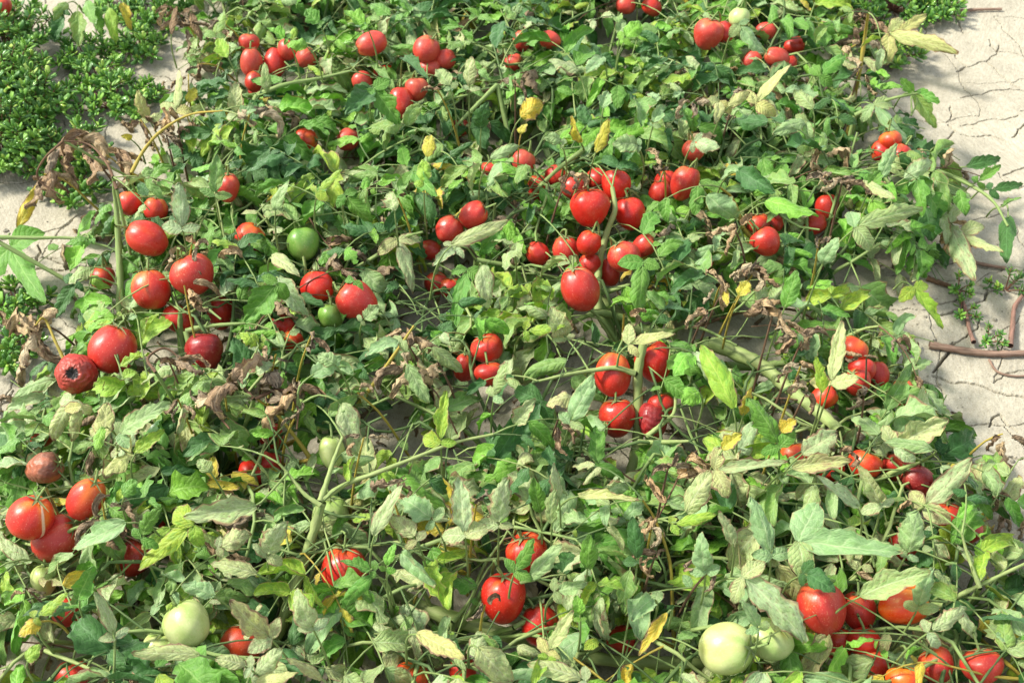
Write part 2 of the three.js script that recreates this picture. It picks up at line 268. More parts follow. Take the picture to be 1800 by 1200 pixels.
// ---------------------------------------------------------------- traced data (photo pixels): stems, single leaves, dry leaves, tomatoes
// stem: [material, half width in px, height start, height end, points]
const STEMS = [
  ['brown', 2.6, .2, .22, [[203, 335], [186, 288], [150, 252], [108, 246]]], ['brown', 2.2, .21, .12, [[112, 246], [76, 278], [66, 312], [110, 346]]], ['yellow', 3, .08, .15, [[122, 652], [98, 605], [78, 562], [58, 575]]], ['brown', 3.4, .19, .18, [[446, 700], [412, 672], [386, 682], [378, 722], [402, 752]]], ['brown', 3.2, .19, .17, [[446, 700], [490, 688], [520, 714], [523, 752]]], ['brown', 2.8, .19, .17, [[272, 655], [262, 630], [285, 614], [312, 625], [318, 652]]],
  ['pale', 8.5, .03, .17, [[474, 1150], [500, 1075], [530, 1000], [550, 935], [564, 883]]], ['pale', 5, .17, .19, [[564, 883], [572, 850], [588, 812], [600, 770]]], ['pale', 4, .17, .2, [[562, 888], [535, 868], [505, 830], [487, 813]]], ['pale', 4.5, .17, .2, [[566, 880], [610, 852], [660, 830], [730, 800], [800, 776], [870, 765]]],
  ['pale', 8, .02, .16, [[1108, 832], [1120, 770], [1122, 710], [1122, 655], [1130, 605]]], ['pale', 4.5, .14, .15, [[1120, 655], [1085, 649], [1040, 652], [990, 660], [945, 670]]], ['pale', 5, .10, .12, [[1125, 776], [1160, 776], [1210, 776]]], ['pale', 4.5, .1, .13, [[1135, 765], [1160, 747], [1182, 728], [1188, 690]]],
  ['pale', 6.5, .07, .18, [[1052, 545], [1050, 500], [1056, 445], [1068, 400], [1080, 368], [1074, 330]]], ['pale', 10, .03, .06, [[1050, 525], [1085, 555], [1120, 575], [1190, 590]]], ['pale', 10, .07, .12, [[1250, 600], [1300, 622], [1335, 640], [1395, 690], [1440, 728], [1475, 758]]], ['green', 5.5, .06, .09, [[1095, 560], [1050, 552], [1008, 565]]], ['green', 5, .07, .1, [[1050, 516], [1085, 507], [1115, 500]]], ['green', 6, .05, .06, [[1345, 642], [1380, 640], [1420, 638]]], ['green', 5.5, .03, .05, [[1335, 645], [1325, 670], [1310, 700]]],
  ['green', 6, .02, .21, [[210, 575], [208, 500], [206, 420], [203, 350], [198, 310]]], ['green', 6.5, .05, .12, [[325, 650], [320, 600], [316, 545]]], ['green', 4.5, .12, .13, [[325, 582], [360, 573], [430, 570]]], ['dark', 4.5, .03, .12, [[392, 650], [404, 590], [410, 520]]],
  ['green', 3.5, .12, .1, [[-20, 415], [60, 419], [130, 421], [190, 432]]], ['green', 4.5, .12, .13, [[452, 166], [500, 148], [560, 135], [612, 126]]], ['green', 5, .06, .15, [[32, 1068], [62, 1015], [92, 965], [118, 935], [146, 922]]],
  ['yellow', 3, .12, .2, [[232, 305], [255, 262], [285, 228], [330, 205], [392, 193]]], ['yellow', 3.6, .1, .19, [[548, 810], [520, 770], [480, 722], [446, 700]]], ['yellow', 4, .1, .2, [[618, 725], [655, 675], [690, 630], [728, 575]]], ['green', 4.4, .09, .17, [[672, 992], [735, 965], [800, 938], [872, 922], [950, 935], [1010, 950]]],
  ['green', 4, .12, .14, [[845, 1040], [890, 1030], [950, 1018]]], ['green', 4.5, .05, .1, [[800, 1090], [830, 1050], [850, 1000], [885, 950]]], ['pale', 11, .03, .04, [[680, 1035], [760, 1072], [860, 1105], [960, 1138], [1080, 1162], [1250, 1168]]], ['green', 4.5, .09, .1, [[905, 1103], [940, 1080], [985, 1045]]],
  ['pale', 5, .09, .15, [[1600, 1100], [1660, 1062], [1725, 1030], [1810, 990]]], ['pale', 4, .14, .17, [[1725, 1035], [1700, 975], [1690, 940]]], ['yellow', 3.6, .05, .19, [[1187, 1135], [1183, 1060], [1178, 985], [1150, 915], [1130, 880]]], ['pale', 4.5, .1, .15, [[1540, 845], [1575, 828], [1620, 808]]], ['pale', 4, .1, .16, [[1560, 925], [1600, 905], [1632, 886]]],
  ['yellow', 4, .05, .24, [[1503, 175], [1512, 120], [1522, 60], [1530, 20]]], ['green', 4, .08, .15, [[612, 478], [660, 452], [712, 418], [745, 410]]], ['green', 4, .1, .08, [[838, 455], [900, 470], [985, 492]]], ['green', 3.8, .14, .1, [[875, 148], [830, 190], [777, 247]]], ['green', 4, .14, .1, [[1025, 265], [975, 300], [930, 350], [885, 392]]],
  ['green', 3.6, .1, .15, [[1505, 200], [1560, 175], [1612, 164]]], ['green', 3.6, .1, .1, [[1650, 300], [1700, 325], [1745, 350], [1770, 400]]], ['yellow', 3.4, .1, .16, [[1305, 400], [1290, 350], [1268, 328]]], ['yellow', 3.4, .1, .18, [[1285, 200], [1262, 185], [1235, 165]]], ['pale', 4, .08, .16, [[1460, 735], [1440, 760], [1425, 790]]], ['yellow', 3.2, .12, .14, [[1800, 1192], [1740, 1185], [1672, 1172]]], ['pale', 4, .1, .15, [[80, 1145], [140, 1170], [200, 1195]]], ['brown', 3, .03, .06, [[1220, 575], [1310, 545], [1400, 545], [1450, 575], [1470, 600]]], ['brown', 2.6, .03, .05, [[1230, 520], [1290, 490], [1340, 470]]], ['pale', 3.6, .1, .15, [[1480, 600], [1520, 580], [1545, 575]]],
];
// single leaves: [base x, y, tip x, y, width, kind, lift]
const HEROES = `1413 953 1583 982 62 sage|1313 1020 1427 1122 58 pale|1355 970 1330 868 42 sage|1597 970 1623 903 50 sage|1513 1047 1627 1000 45 sage|1617 1063 1633 997 35 sage|1640 1107 1707 1073 32 pale|1673 1170 1600 1100 40 cream|1207 900 1253 830 45 pale|1265 825 1383 817 26 fleck|1630 887 1713 813 45 fleck|1547 883 1520 817 36 pale|1510 890 1440 840 28 pale|1393 822 1493 805 32 fleck|1767 883 1797 837 40 pale|1673 980 1653 910 35 lime|1333 1100 1310 1053 28 sage|1420 1010 1470 1030 40 deep|1240 1000 1225 940 40 sage|1290 960 1270 900 30 fleck
817 933 810 837 38 pale|877 917 883 840 45 pale|757 910 707 870 45 sage|657 940 700 847 32 pale|727 943 693 903 45 fleck|970 920 970 860 26 sage|983 877 970 817 24 pale|950 900 940 843 28 green|1017 870 1120 883 26 cream|1033 1000 1040 943 35 green|930 1017 987 960 35 sage|907 1000 940 953 32 green|983 1037 1030 1023 30 sage|967 1140 1007 1077 26 cream|1020 1193 930 1160 38 pale|840 1137 890 1205 60 pale|733 1113 810 1157 36 cream|1173 1077 1127 1150 22 yellow|1147 1053 1107 1080 36 sage|653 1013 600 1063 30 green|650 1000 600 987 28 green|680 993 690 953 20 fresh|960 1160 930 1200 26 lime|1120 980 1115 910 32 deep|1020 1080 1015 1045 22 fresh|1190 920 1260 905 24 lime
450 890 330 913 44 pale|333 927 240 993 38 lime|470 973 493 917 46 pale|220 917 133 963 44 sage|450 1007 370 985 30 pale|470 1117 403 1063 42 fleck|377 1047 323 1023 38 sage|350 1150 237 1143 36 pale|200 1113 173 1040 28 pale|67 1080 117 1047 28 lime|137 1053 160 997 38 green|547 1100 513 1043 46 pale|450 1183 497 1143 36 pale|430 1170 380 1153 30 pale|450 1198 523 1187 30 cream|567 1193 507 1150 24 fleck|250 940 275 890 30 green|215 870 240 845 32 green|370 830 350 805 30 sage|70 1090 30 1110 30 yellow|45 1160 70 1140 30 lime|390 960 440 945 40 fleck
483 503 437 567 46 green|490 487 537 560 36 pale|477 450 528 478 28 pale|20 437 67 530 22 green|213 760 297 710 36 sage|235 795 290 757 24 lime|123 710 87 770 34 pale|140 720 123 772 28 cream|97 667 23 690 30 sage|547 660 600 630 34 sage|455 600 420 590 46 lime|155 420 120 430 30 green|130 500 95 555 30 deep|160 470 115 490 30 sage|180 750 165 790 26 fresh|420 650 430 680 24 sage|450 655 478 640 26 pale
793 430 893 393 32 pale|797 437 760 463 22 pale|700 427 733 513 30 fleck|847 467 863 545 36 pale|820 480 797 573 28 green|993 590 973 540 42 pale|1005 737 1047 667 44 sage|947 710 863 797 56 deep|760 610 813 657 28 sage|717 640 750 707 32 sage|600 710 637 797 46 pale|1130 467 1117 553 40 green|1113 603 1187 580 24 cream|900 440 880 470 32 sage|640 560 665 540 34 sage|620 500 600 560 24 green|905 745 935 700 30 pale|775 770 780 690 26 lime|870 690 890 640 30 sage|700 600 640 620 30 sage|590 640 560 620 30 sage|930 580 990 575 26 lime|1010 700 960 700 40 fleck
1463 667 1483 567 28 cream|1290 717 1237 603 46 lime|1367 777 1323 690 42 green|1307 730 1317 683 24 yellow|1447 463 1467 417 32 sage|1610 510 1653 580 30 lime|1673 400 1707 490 28 fleck|1693 413 1757 443 25 pale|1773 380 1763 457 17 deep|1410 797 1473 763 46 fleck|1580 783 1660 733 46 pale|1663 797 1723 767 50 deep|1380 540 1405 480 36 green|1230 690 1200 700 40 fresh|1215 620 1180 650 40 fresh|1270 790 1300 760 26 yellow|1300 520 1318 495 30 yellow|1445 690 1440 630 30 lime|1590 640 1640 640 32 sage|1560 720 1600 640 36 dull|1375 760 1395 735 34 yellow|1270 500 1275 535 16 yellow|1640 790 1560 770 30 sage
1333 177 1387 107 24 cream|1280 187 1323 163 22 cream|1303 47 1340 97 32 sage|1567 60 1687 87 24 cream|1580 57 1630 27 22 cream|1607 163 1650 180 22 green|1607 165 1647 220 25 dull|1607 163 1583 140 18 green|1540 187 1600 260 30 sage|1550 313 1573 250 26 sage|1590 313 1647 287 34 pale|1700 293 1763 280 24 deep|1723 317 1757 290 18 green|1747 333 1802 325 18 deep|1763 363 1793 350 16 dull|1510 397 1623 360 36 sage|1347 353 1433 383 46 fresh|1297 300 1360 333 42 deep|1243 343 1293 393 44 sage|1517 317 1567 350 26 pale|1445 130 1490 95 30 green|1430 190 1400 150 28 sage|1415 215 1360 230 30 sage|1225 250 1260 262 30 pale|1530 330 1545 300 24 green|1265 180 1262 215 22 cream
650 157 617 200 40 deep|660 160 703 213 36 green|710 100 743 137 28 deep|915 205 960 185 40 yellow|915 235 922 215 24 yellow|750 275 760 235 28 yellow|845 225 850 180 32 deep|1047 267 1073 213 28 yellow|1020 250 1010 205 24 yellow|693 370 690 335 40 pale|610 347 650 397 30 green|727 303 767 340 30 green|862 278 915 258 22 sage|985 250 960 235 30 sage|1125 180 1120 215 34 dull|1060 190 1065 160 24 sage|1150 215 1165 185 22 sage|1100 65 1130 40 36 fresh|1060 100 1030 125 26 sage|825 150 830 100 30 pale|790 150 770 120 28 sage|1120 255 1080 250 34 sage|745 320 750 280 30 lime|1090 60 1095 35 24 sage|640 40 605 20 32 fresh|880 40 870 80 30 deep
260 207 237 160 24 cream|310 190 317 120 24 cream|320 397 323 317 36 pale|483 370 500 317 28 sage|377 337 383 273 28 dull|417 200 417 143 28 pale|560 333 600 300 20 lime|500 65 470 50 28 fresh|540 80 505 70 28 fresh|560 40 535 20 28 green|230 245 215 235 20 yellow|330 180 345 155 22 yellow|30 400 75 320 26 yellow|470 160 460 110 20 sage|380 60 395 20 28 dull|400 100 380 70 26 lime|335 20 350 70 20 brown|300 60 310 10 16 brown|110 25 98 72 26 deep|135 20 142 78 28 dull|165 10 180 62 26 green|190 15 207 72 24 lime|215 5 224 52 22 yellow|150 2 160 42 24 green|118 5 90 30 22 dull`.split(/[|\n]/).map((s) => { const p = s.trim().split(' '); return [...p.slice(0, 5).map(Number), p[5]]; });
// dry leaf clusters: [x, y, size px, count]
const DRY = [[130, 262, 84, 6], [190, 285, 84, 5], [82, 320, 74, 4], [285, 245, 60, 5], [330, 140, 34, 2], [430, 212, 70, 3], [75, 590, 80, 6], [300, 640, 60, 4], [312, 705, 40, 3], [400, 700, 84, 5], [505, 700, 80, 5], [515, 745, 40, 2], [715, 595, 66, 5], [640, 700, 26, 2], [1225, 190, 46, 4], [1520, 35, 60, 6], [1512, 85, 54, 5], [1500, 130, 40, 3], [1490, 325, 52, 5], [1290, 410, 44, 3], [1290, 510, 56, 5], [1350, 555, 60, 6], [1395, 610, 52, 4], [1255, 560, 48, 4], [1410, 660, 46, 4], [1520, 630, 34, 3], [1510, 710, 42, 3], [1465, 805, 42, 3], [1735, 860, 44, 4], [1155, 930, 50, 3], [1150, 985, 40, 3], [1165, 300, 46, 3], [1010, 315, 42, 3], [340, 445, 40, 3], [320, 515, 44, 3], [985, 745, 40, 3], [690, 350, 30, 2], [1240, 1010, 44, 2], [170, 880, 50, 2], [780, 640, 30, 2], [1290, 160, 40, 3], [860, 1060, 50, 2], [60, 1050, 36, 2], [1750, 775, 46, 3], [640, 780, 40, 3], [700, 880, 46, 4], [1180, 830, 44, 3], [1340, 480, 44, 4], [1450, 430, 30, 2], [310, 240, 30, 2], [255, 215, 40, 3], [360, 120, 40, 3], [320, 50, 46, 4], [395, 45, 36, 3], [300, 20, 36, 3], [540, 600, 36, 2], [455, 660, 46, 3], [480, 640, 30, 2], [1420, 700, 36, 2], [1680, 850, 36, 2], [770, 160, 40, 2], [900, 150, 36, 2], [1090, 560, 30, 2], [830, 900, 36, 2], [180, 320, 40, 2]];
// tomatoes: x y rx ry kind angle(deg, stem end in the picture) height visible | grouped by cluster
const CLUSTERS = [
  ['among dead vines at the purslane side of the bed', 'top_left', '442 110 20 26 pink 95 .10 1|449 143 18 18 red 70 .08 .8|483 110 20 27 red 80 .09 .9|505 88 16 15 pink 60 .11 .9|537 102 17 17 pink 40 .11 .9|437 76 15 14 pink 90 .11 .8|455 160 15 11 pink 90 .06 .7'],
  ['resting on the leaf tops by an arching green stem', 'top_mid', '652 77 31 21 pink 200 .15 1|750 86 24 23 pink 60 .15 1|783 104 18 17 pink 20 .13 .8|755 120 22 15 pink 0 .12 .8|732 157 20 21 pink 90 .13 1|705 180 21 28 red 95 .12 1|675 130 17 15 red 90 .08 .6|637 143 15 16 pink 120 .10 .7'],
  ['half buried in the dense leaves behind the bare dead stalk', 'top_far', '967 70 19 15 pink 160 .12 .8|917 72 15 19 pink 90 .10 .6|900 112 18 14 pink 10 .09 .6|1100 8 15 14 pink 90 .1 .7|1146 12 16 13 red 60 .11 .8|805 226 23 16 red 20 .06 .6|3 12 14 16 red 90 .1 .9|860 303 14 16 red 90 .06 .6|612 245 13 13 pink 0 .09 .4|538 245 14 14 orange 0 .09 .5'],
  ['by the purslane patch at the soil edge', 'top_right', '1245 60 26 28 pink 75 .14 1|1275 57 18 19 red 60 .13 .9|1300 30 18 17 unripe 80 .16 1|1347 54 15 12 pink 0 .08 .5|1366 101 23 18 pink 150 .11 .9|1321 106 19 16 pink 30 .10 .8|1397 80 17 14 red 0 .08 .7|1384 112 15 13 red 0 .08 .5'],
  ['at the edge of the bare cracked soil', 'right_edge', '1566 247 16 14 orange 100 .10 .9|1583 272 19 19 red 60 .09 1|1552 266 14 14 red 180 .08 .7'],
  ['in the big red heap around the pale upright stem', 'middle', '1037 365 35 34 ripe 95 .16 1|1108 375 28 30 ripe 100 .13 1|1083 325 26 27 ripe 80 .14 1|1010 331 23 23 red 110 .12 .9|1050 314 18 17 red 90 .11 .8|945 330 17 23 red 90 .09 .8|977 311 17 17 red 45 .09 .8|920 283 18 17 pink 60 .12 .8|1203 322 24 32 red 70 .15 1|1161 340 21 23 red 90 .11 .9|1171 318 16 15 red 90 .11 .6|1220 264 20 18 pink 90 .14 .8'],
  ['in the heap under the pale upright stem', 'middle_low', '1020 508 34 41 rosy 110 .14 1|1097 450 29 27 rosy 120 .14 1|995 442 24 28 rosy 90 .11 .95|1035 427 20 21 ripe 70 .14 1|1036 467 18 19 red 90 .10 .9|945 445 20 18 red 150 .10 .8|1131 433 24 18 red 30 .13 .9|1071 478 18 26 red 90 .08 .9|790 402 24 25 rosy 60 .11 .9|832 378 27 23 rosy 30 .13 1|755 440 20 16 red 0 .06 .6|767 497 13 12 red 90 .05 .5|793 507 13 12 red 90 .05 .5'],
  ['beside the yellow curled leaf over the dead tangle', 'right_mid', '1347 425 26 26 red 120 .13 1|1333 393 20 17 red 90 .10 .7|1454 368 21 28 red 90 .08 .8|1357 392 16 14 red 90 .09 .4|1433 394 18 15 red 20 .08 .6|1232 462 12 10 red 90 .08 .5'],
  ['under the upright cream leaf by the dry soil', 'right_low', '1502 613 24 18 orange 60 .13 .9|1516 650 19 17 red 90 .11 .9|1508 673 18 17 red 120 .11 .8|1447 699 21 16 orange 30 .10 .9|1543 660 17 22 red 90 .08 .7|1587 690 14 17 red 90 .08 .5'],
  ['on the upright truss stem over bare soil', 'truss', '1078 657 32 40 blush 80 .12 1|1150 637 32 36 ripe 110 .12 1|1085 735 32 35 red 95 .08 1|1147 740 26 33 dull 85 .08 1|1162 712 25 18 red 90 .09 .9'],
  ['in the shaded pocket beside the soil gap', 'pocket', '857 613 29 25 red 120 .10 1|860 658 32 21 red 100 .10 1|817 645 18 25 red 90 .06 .8'],
  ['hanging by the upright green stem at the bed edge', 'left_up', '338 483 39 37 rosy 120 .15 1|265 508 34 36 blush 100 .13 1|313 560 34 24 red 60 .09 .8|387 550 23 33 red 90 .07 .8|358 620 33 37 dusky 90 .10 1|227 357 22 22 blush 90 .11 .6|257 418 38 30 blush 150 .13 .9|273 368 16 16 blush 90 .11 .6|440 417 28 26 blush 60 .11 .9|400 330 20 27 pink 90 .14 1|180 488 16 15 red 90 .06 .5'],
  ['hanging out over the pale soil', 'left_rot', '197 613 41 43 rosy 75 .12 1|133 657 36 37 rotten 50 .12 1'],
  ['between the curled pale leaf and the green stalk', 'left_mid', '557 503 30 28 ripe 90 .11 .95|627 530 38 34 rosy 150 .13 1|518 603 20 16 orange 150 .08 .9|497 573 16 20 red 120 .08 .7|477 767 17 21 red 90 .07 .7|445 835 28 24 ripe 60 .08 .9|473 815 15 17 red 90 .08 .6'],
  ['in the split fruit bunch on the arching stalk', 'left_low', '53 908 40 39 split 70 .15 1|150 877 31 42 blush 60 .16 1|103 945 40 49 rosy 45 .11 1|77 823 34 27 decay 20 .13 .95|236 978 30 38 red 60 .08 .9|297 913 15 14 red 90 .07 .5|347 947 18 18 red 90 .05 .5|73 763 20 18 red 90 .08 .7|117 1073 17 17 red 90 .07 .6|127 1186 42 24 red 90 .06 .8'],
  ['under rolled pale leaves by the thick pale stem', 'low_left', '423 1137 37 38 brick 90 .10 .95|605 1002 41 43 ripe 90 .11 .9'],
  ['in the green tripod of stalks over the thick lying stem', 'low_mid', '928 975 37 38 ripe 110 .10 .95|885 1052 39 46 ripe 90 .11 .95|950 1100 34 38 ripe 110 .08 .9|723 1190 31 26 orange 80 .07 1|813 1180 20 24 ripe 90 .06 .7|1090 1122 20 16 red 0 .05 .7'],
  ['in the ripe heap beside the pale green pair', 'low_right', '1447 1070 41 48 rosy 100 .13 1|1510 1075 30 34 red 90 .09 .9|1590 1063 56 34 amber 10 .12 .95|1520 1130 27 24 ripe 90 .09 .8|1473 1131 17 17 red 90 .07 .6|1537 1166 23 22 red 90 .08 .7|1647 1171 31 30 red 120 .10 .9|1727 1171 37 30 rosy 100 .12 1|1589 1196 32 24 amber 90 .11 1'],
  ['under the pale spotted leaves along the soil edge', 'right_bottom', '1617 844 34 26 dusky 150 .11 1|1521 817 31 24 orange 70 .11 .9|1577 821 18 18 red 90 .09 .7|1457 826 22 17 ripe 90 .09 .7|1397 801 16 15 orange 90 .10 .7|1700 931 22 17 red 90 .09 .6|1667 907 16 14 red 90 .09 .5|1590 960 15 14 red 90 .08 .4'],
  ['', 'green', '533 428 29 31 green 100 .11 .95|582 556 19 19 green 90 .10 1|583 795 21 28 unripe 90 .13 1|580 913 32 41 unripe 90 .09 .8|328 1098 41 41 unripe 120 .14 1|283 1138 32 29 unripe 90 .10 .6|77 1020 17 21 unripe 90 .08 .7|1277 1140 49 46 unripe 0 .14 1|1353 1126 41 33 unripe 60 .12 .9'],
];
const GREEN_LABELS = ['mid green unripe tomato among dark leaves beside a red one', 'small green tomato tucked under a red plum tomato', 'slim pale green tomato hanging at the fork of the pale stem', 'pale green tomato half hidden behind the thick forked stem', 'big pale green tomato with bright sunlit side under a pale leaf', 'pale green tomato mostly covered by a spotted drooping leaf', 'small pale green tomato below the arching stalk', 'largest pale yellow green tomato with star shaped sepals', 'pale green tomato behind the large yellow green one'];
const WORD = { pink: 'dusty pink red', red: 'plain red', ripe: 'bright glossy red', rosy: 'large rosy red', orange: 'orange red', blush: 'red tomato with orange shoulder', dusky: 'dark wine red', dull: 'wrinkled dull red', brick: 'brick orange', amber: 'glowing orange' };
const OWN = { rotten: 'red tomato with a black rot hole in its end, hanging over pale soil', split: 'orange red tomato with a pale healed split down its side', decay: 'soft brownish orange rotting tomato above the split one' };

const ONE = { '790 402': 'rosy red tomato half under the long pale leaf, next to its twin', '832 378': 'rosy red tomato with dust beside its twin behind the long pale leaf', '1097 450': 'speckled rosy red tomato between the pale upright stem and a drooping green leaf', '995 442': 'rosy red tomato behind the small round glossy one in the heap', '445 835': 'bright red tomato below a pale leaf near the yellow dead stalk', '1347 425': 'small round shiny red tomato alone below a dark green leaf', '652 77': 'oval dusty pink tomato lying on its side on the leaf tops', '750 86': 'egg shaped dusty pink tomato on top of two others' };
const TOMS = [];
for (const [where, key, list] of CLUSTERS) list.split('|').forEach((s, i) => {
  const p = s.split(' '), [x, y, rx, ry] = p.slice(0, 4).map(Number), kind = p[4], ang = +p[5] * Math.PI / 180, h = +p[6], vis = +p[7];
  TOMS.push({ x, y, rx, ry, kind, ang, h, vis, where, key, i, pos: at(x, y, h) });
});
for (const t of TOMS) { t.m = mmpp(t.pos); const grow = Math.max(1, .0195 / (Math.max(t.rx, t.ry) * t.m), .0165 / (Math.min(t.rx, t.ry) * t.m)); t.fx = t.rx * grow; t.fy = t.ry * grow; t.r = Math.max(t.fx, t.fy) * t.m; }

// ---------------------------------------------------------------- where leaves may grow
const EDGE_R = [[-300, 1500], [0, 1500], [120, 1550], [200, 1600], [260, 1630], [330, 1700], [420, 1690], [460, 1630], [540, 1590], [620, 1610], [700, 1630], [760, 1700], [840, 1740], [900, 1830], [1500, 1990]];
const EDGE_L = [[-300, 320], [0, 330], [90, 345], [140, 400], [180, 300], [240, 250], [300, 220], [380, 190], [420, 110], [500, 120], [580, 170], [640, 110], [690, 40], [740, 0], [800, -30], [1500, -150]];
const along = (E, y) => { for (let i = 0; i + 1 < E.length; i++) if (y <= E[i + 1][0]) return lerp(E[i][1], E[i + 1][1], clamp((y - E[i][0]) / (E[i + 1][0] - E[i][0]), 0, 1)); return E[E.length - 1][1]; };
const GAPS = [[765, 805, 75, 36], [885, 715, 55, 34], [1010, 610, 62, 34], [1000, 690, 34, 50], [1300, 600, 95, 55], [1225, 745, 52, 50], [1385, 730, 50, 50], [625, 1155, 36, 36], [690, 745, 80, 30], [1080, 800, 40, 30], [735, 545, 60, 60], [1350, 560, 70, 40], [560, 1185, 30, 25], [700, 965, 50, 30]];
const inGap = (x, y) => { for (const [a, b, c, d] of GAPS) { const q = ((x - a) / c) ** 2 + ((y - b) / d) ** 2; if (q < 1) return 1 - q * 0.4; } return 0; };
const heroSeg = HEROES.map((h) => ({ x1: h[0], y1: h[1], x2: h[2], y2: h[3], w: h[4] }));
const segDist = (px, py, x1, y1, x2, y2) => { const dx = x2 - x1, dy = y2 - y1, t = clamp(((px - x1) * dx + (py - y1) * dy) / (dx * dx + dy * dy || 1), 0, 1); return Math.hypot(px - x1 - t * dx, py - y1 - t * dy); };
const STEM_SEG = []; for (const [, w, , , pts] of STEMS) for (let i = 0; i + 1 < pts.length; i++) STEM_SEG.push([...pts[i], ...pts[i + 1], w]);
const canopy = (px, py) => {                                  // height of the leaf tops
  const e = Math.min(px - along(EDGE_L, py), along(EDGE_R, py) - px);
  let h = lerp(0.07, 0.175, sstep(e, 0, 160)) + 0.03 * n3(px * 0.006, py * 0.008, 2.4);
  h -= 0.075 * Math.max(0, 1 - ((px - 700) / 190) ** 2 - ((py - 500) / 110) ** 2) + 0.05 * Math.max(0, 1 - ((px - 940) / 90) ** 2 - ((py - 560) / 50) ** 2);   // the hollow in the middle of the bed
  return h;
};
function keepLeaflet(c, sizeM) {                                // does a filler leaf at c leave the photographed fruit, leaves and stems in view and in the sun?
  const [px, py, z] = proj(c), rp = sizeM / (z * TV / 600) * 0.36;
  if (px < along(EDGE_L, py) - 25 + 30 * n3(px * .02, py * .02, 6) || px > along(EDGE_R, py) + 10 + 40 * n3(px * .02, py * .02, 9)) return false;
  const g = inGap(px, py); if (g && rnd() < g * 1.1) return false;
  for (const t of TOMS) {
    const q = ((px - t.x) / (t.rx * 0.8 + rp * .7)) ** 2 + ((py - t.y) / (t.ry * 0.8 + rp * .7)) ** 2;
    if (q < 1 && z < t.z + t.r * 0.4 && rnd() < t.vis * .86) return false;
    const d = c.clone().sub(t.pos), s = d.dot(SUN);
    if (d.length() < t.r + sizeM * 0.25) return false;
    if (t.vis > 0.85 && s > 0 && s < 0.35 && Math.sqrt(Math.max(0, d.lengthSq() - s * s)) < t.r * 0.75 + sizeM * 0.2 && rnd() < 0.7) return false;
  }
  for (const h of heroSeg) if (z < h.z + 0.02 && segDist(px, py, h.x1, h.y1, h.x2, h.y2) < h.w * 0.3 + rp * 0.75 && rnd() < 0.88) return false;
  for (const s of STEM_SEG) if (segDist(px, py, s[0], s[1], s[2], s[3]) < s[4] + rp * 0.6 && rnd() < (s[4] > 6 ? 0.95 : 0.84)) return false;
  return true;
}
for (const t of TOMS) t.z = proj(t.pos)[2];
buildGround((x, z) => { const [px, py] = proj(V(x, 0, z)); return py > -60 && py < 1260 && px > -60 && px < 1860 && (px < along(EDGE_L, py) + 60 || px > along(EDGE_R, py) - 60 || inGap(px, py) > 0); });

// ---------------------------------------------------------------- tomato plants
const PLANTS = [ // root px, spread (m), label
  [215, 1130, .27, 'tomato plant with spotted pale leaves around the big pale green tomato'], [500, 1120, .25, 'tomato plant with a thick pale forked stem and slim green fruit'], [790, 1130, .24, 'tomato plant with a thick stem lying on the soil under a fruit tripod'], [1090, 1090, .25, 'tomato plant with a yellow dying stalk and brown curled leaves'], [1385, 1120, .27, 'tomato plant bearing the large yellow green tomato with starry sepals'], [1690, 1080, .27, 'tomato plant with long silvery leaves above the glowing orange fruit'],
  [95, 880, .22, 'tomato plant leaning out with the split fruit bunch'], [390, 830, .26, 'tomato plant with looping dead brown leaves on a yellow stalk'], [900, 830, .22, 'small upright leafed tomato plant beside the bare soil gap'], [1545, 850, .24, 'tomato plant with brown spotted pale leaves along the soil edge'], [1290, 860, .2, 'tomato plant with yellow edged leaves below the dead tangle'],
  [250, 560, .2, 'tomato plant with one upright bare green stem at the bed edge'], [560, 610, .25, 'tomato plant with dark leaves and a small green fruit'], [830, 520, .2, 'tomato plant with pale hanging leaves over a dark hollow'], [1110, 640, .15, 'tomato plant with an upright truss of red fruit over bare soil'], [1420, 520, .25, 'tomato plant with drooping green shoots beside dry brown leaves'], [1600, 660, .12, 'low tomato shoots drooping onto the pale cracked soil'],
  [340, 360, .22, 'tomato plant with yellow and brown withered tops beside purslane'], [620, 360, .26, 'tomato plant with crowded small dark leaves behind the green fruit'], [920, 340, .27, 'tomato plant with yellow leaves behind the big red heap'], [1210, 400, .22, 'tomato plant with leafy shoots around the dark red fruit'], [1480, 300, .26, 'tomato plant with long shoots reaching over the pale soil'], [1680, 390, .12, 'tomato shoot with dark pointed leaves lying on the cracked soil'],
  [400, 60, .16, 'withered tomato plant with brown hanging leaves by the soil path'], [560, 120, .22, 'tomato plant with bright green upright leaf tips'], [790, 130, .26, 'dense tomato plant behind the heap of dusty pink fruit'], [1060, 140, .27, 'dense tomato plant with curled pale leaves and few fruit'], [1330, 170, .23, 'tomato plant with cream rolled leaves beside the purslane patch'], [640, -60, .25, 'tomato plant with pale leaves at the far end of the bed'], [920, -60, .27, 'tomato plant with a dead brown stalk at the far end'], [1180, -40, .24, 'tomato plant beyond the dense leaves next to the purslane'], [150, -10, .12, 'small drooping tomato plant with dark limp leaves on the path'],
].map(([x, y, R, label]) => {
  const p = at(x, y, 0), g = new THREE.Group(); p.y = groundY(p.x, p.z); g.position.copy(p); g.name = numbered('tomato_plant'); scene.add(g);
  tag(g, label, 'tomato plant', 'tomato plants sprawling over the bed');
  return { x, y, R, p, g, leaflets: 0, rest: [], joints: [] };
});
const nearest = (p) => { let b = PLANTS[0], d = 1e9; for (const q of PLANTS) { const e = Math.hypot(q.p.x - p.x, q.p.z - p.z); if (e < d) { d = e; b = q; } } return b; };
const local = (pl, pts) => pts.map((p) => p.clone().sub(pl.p));
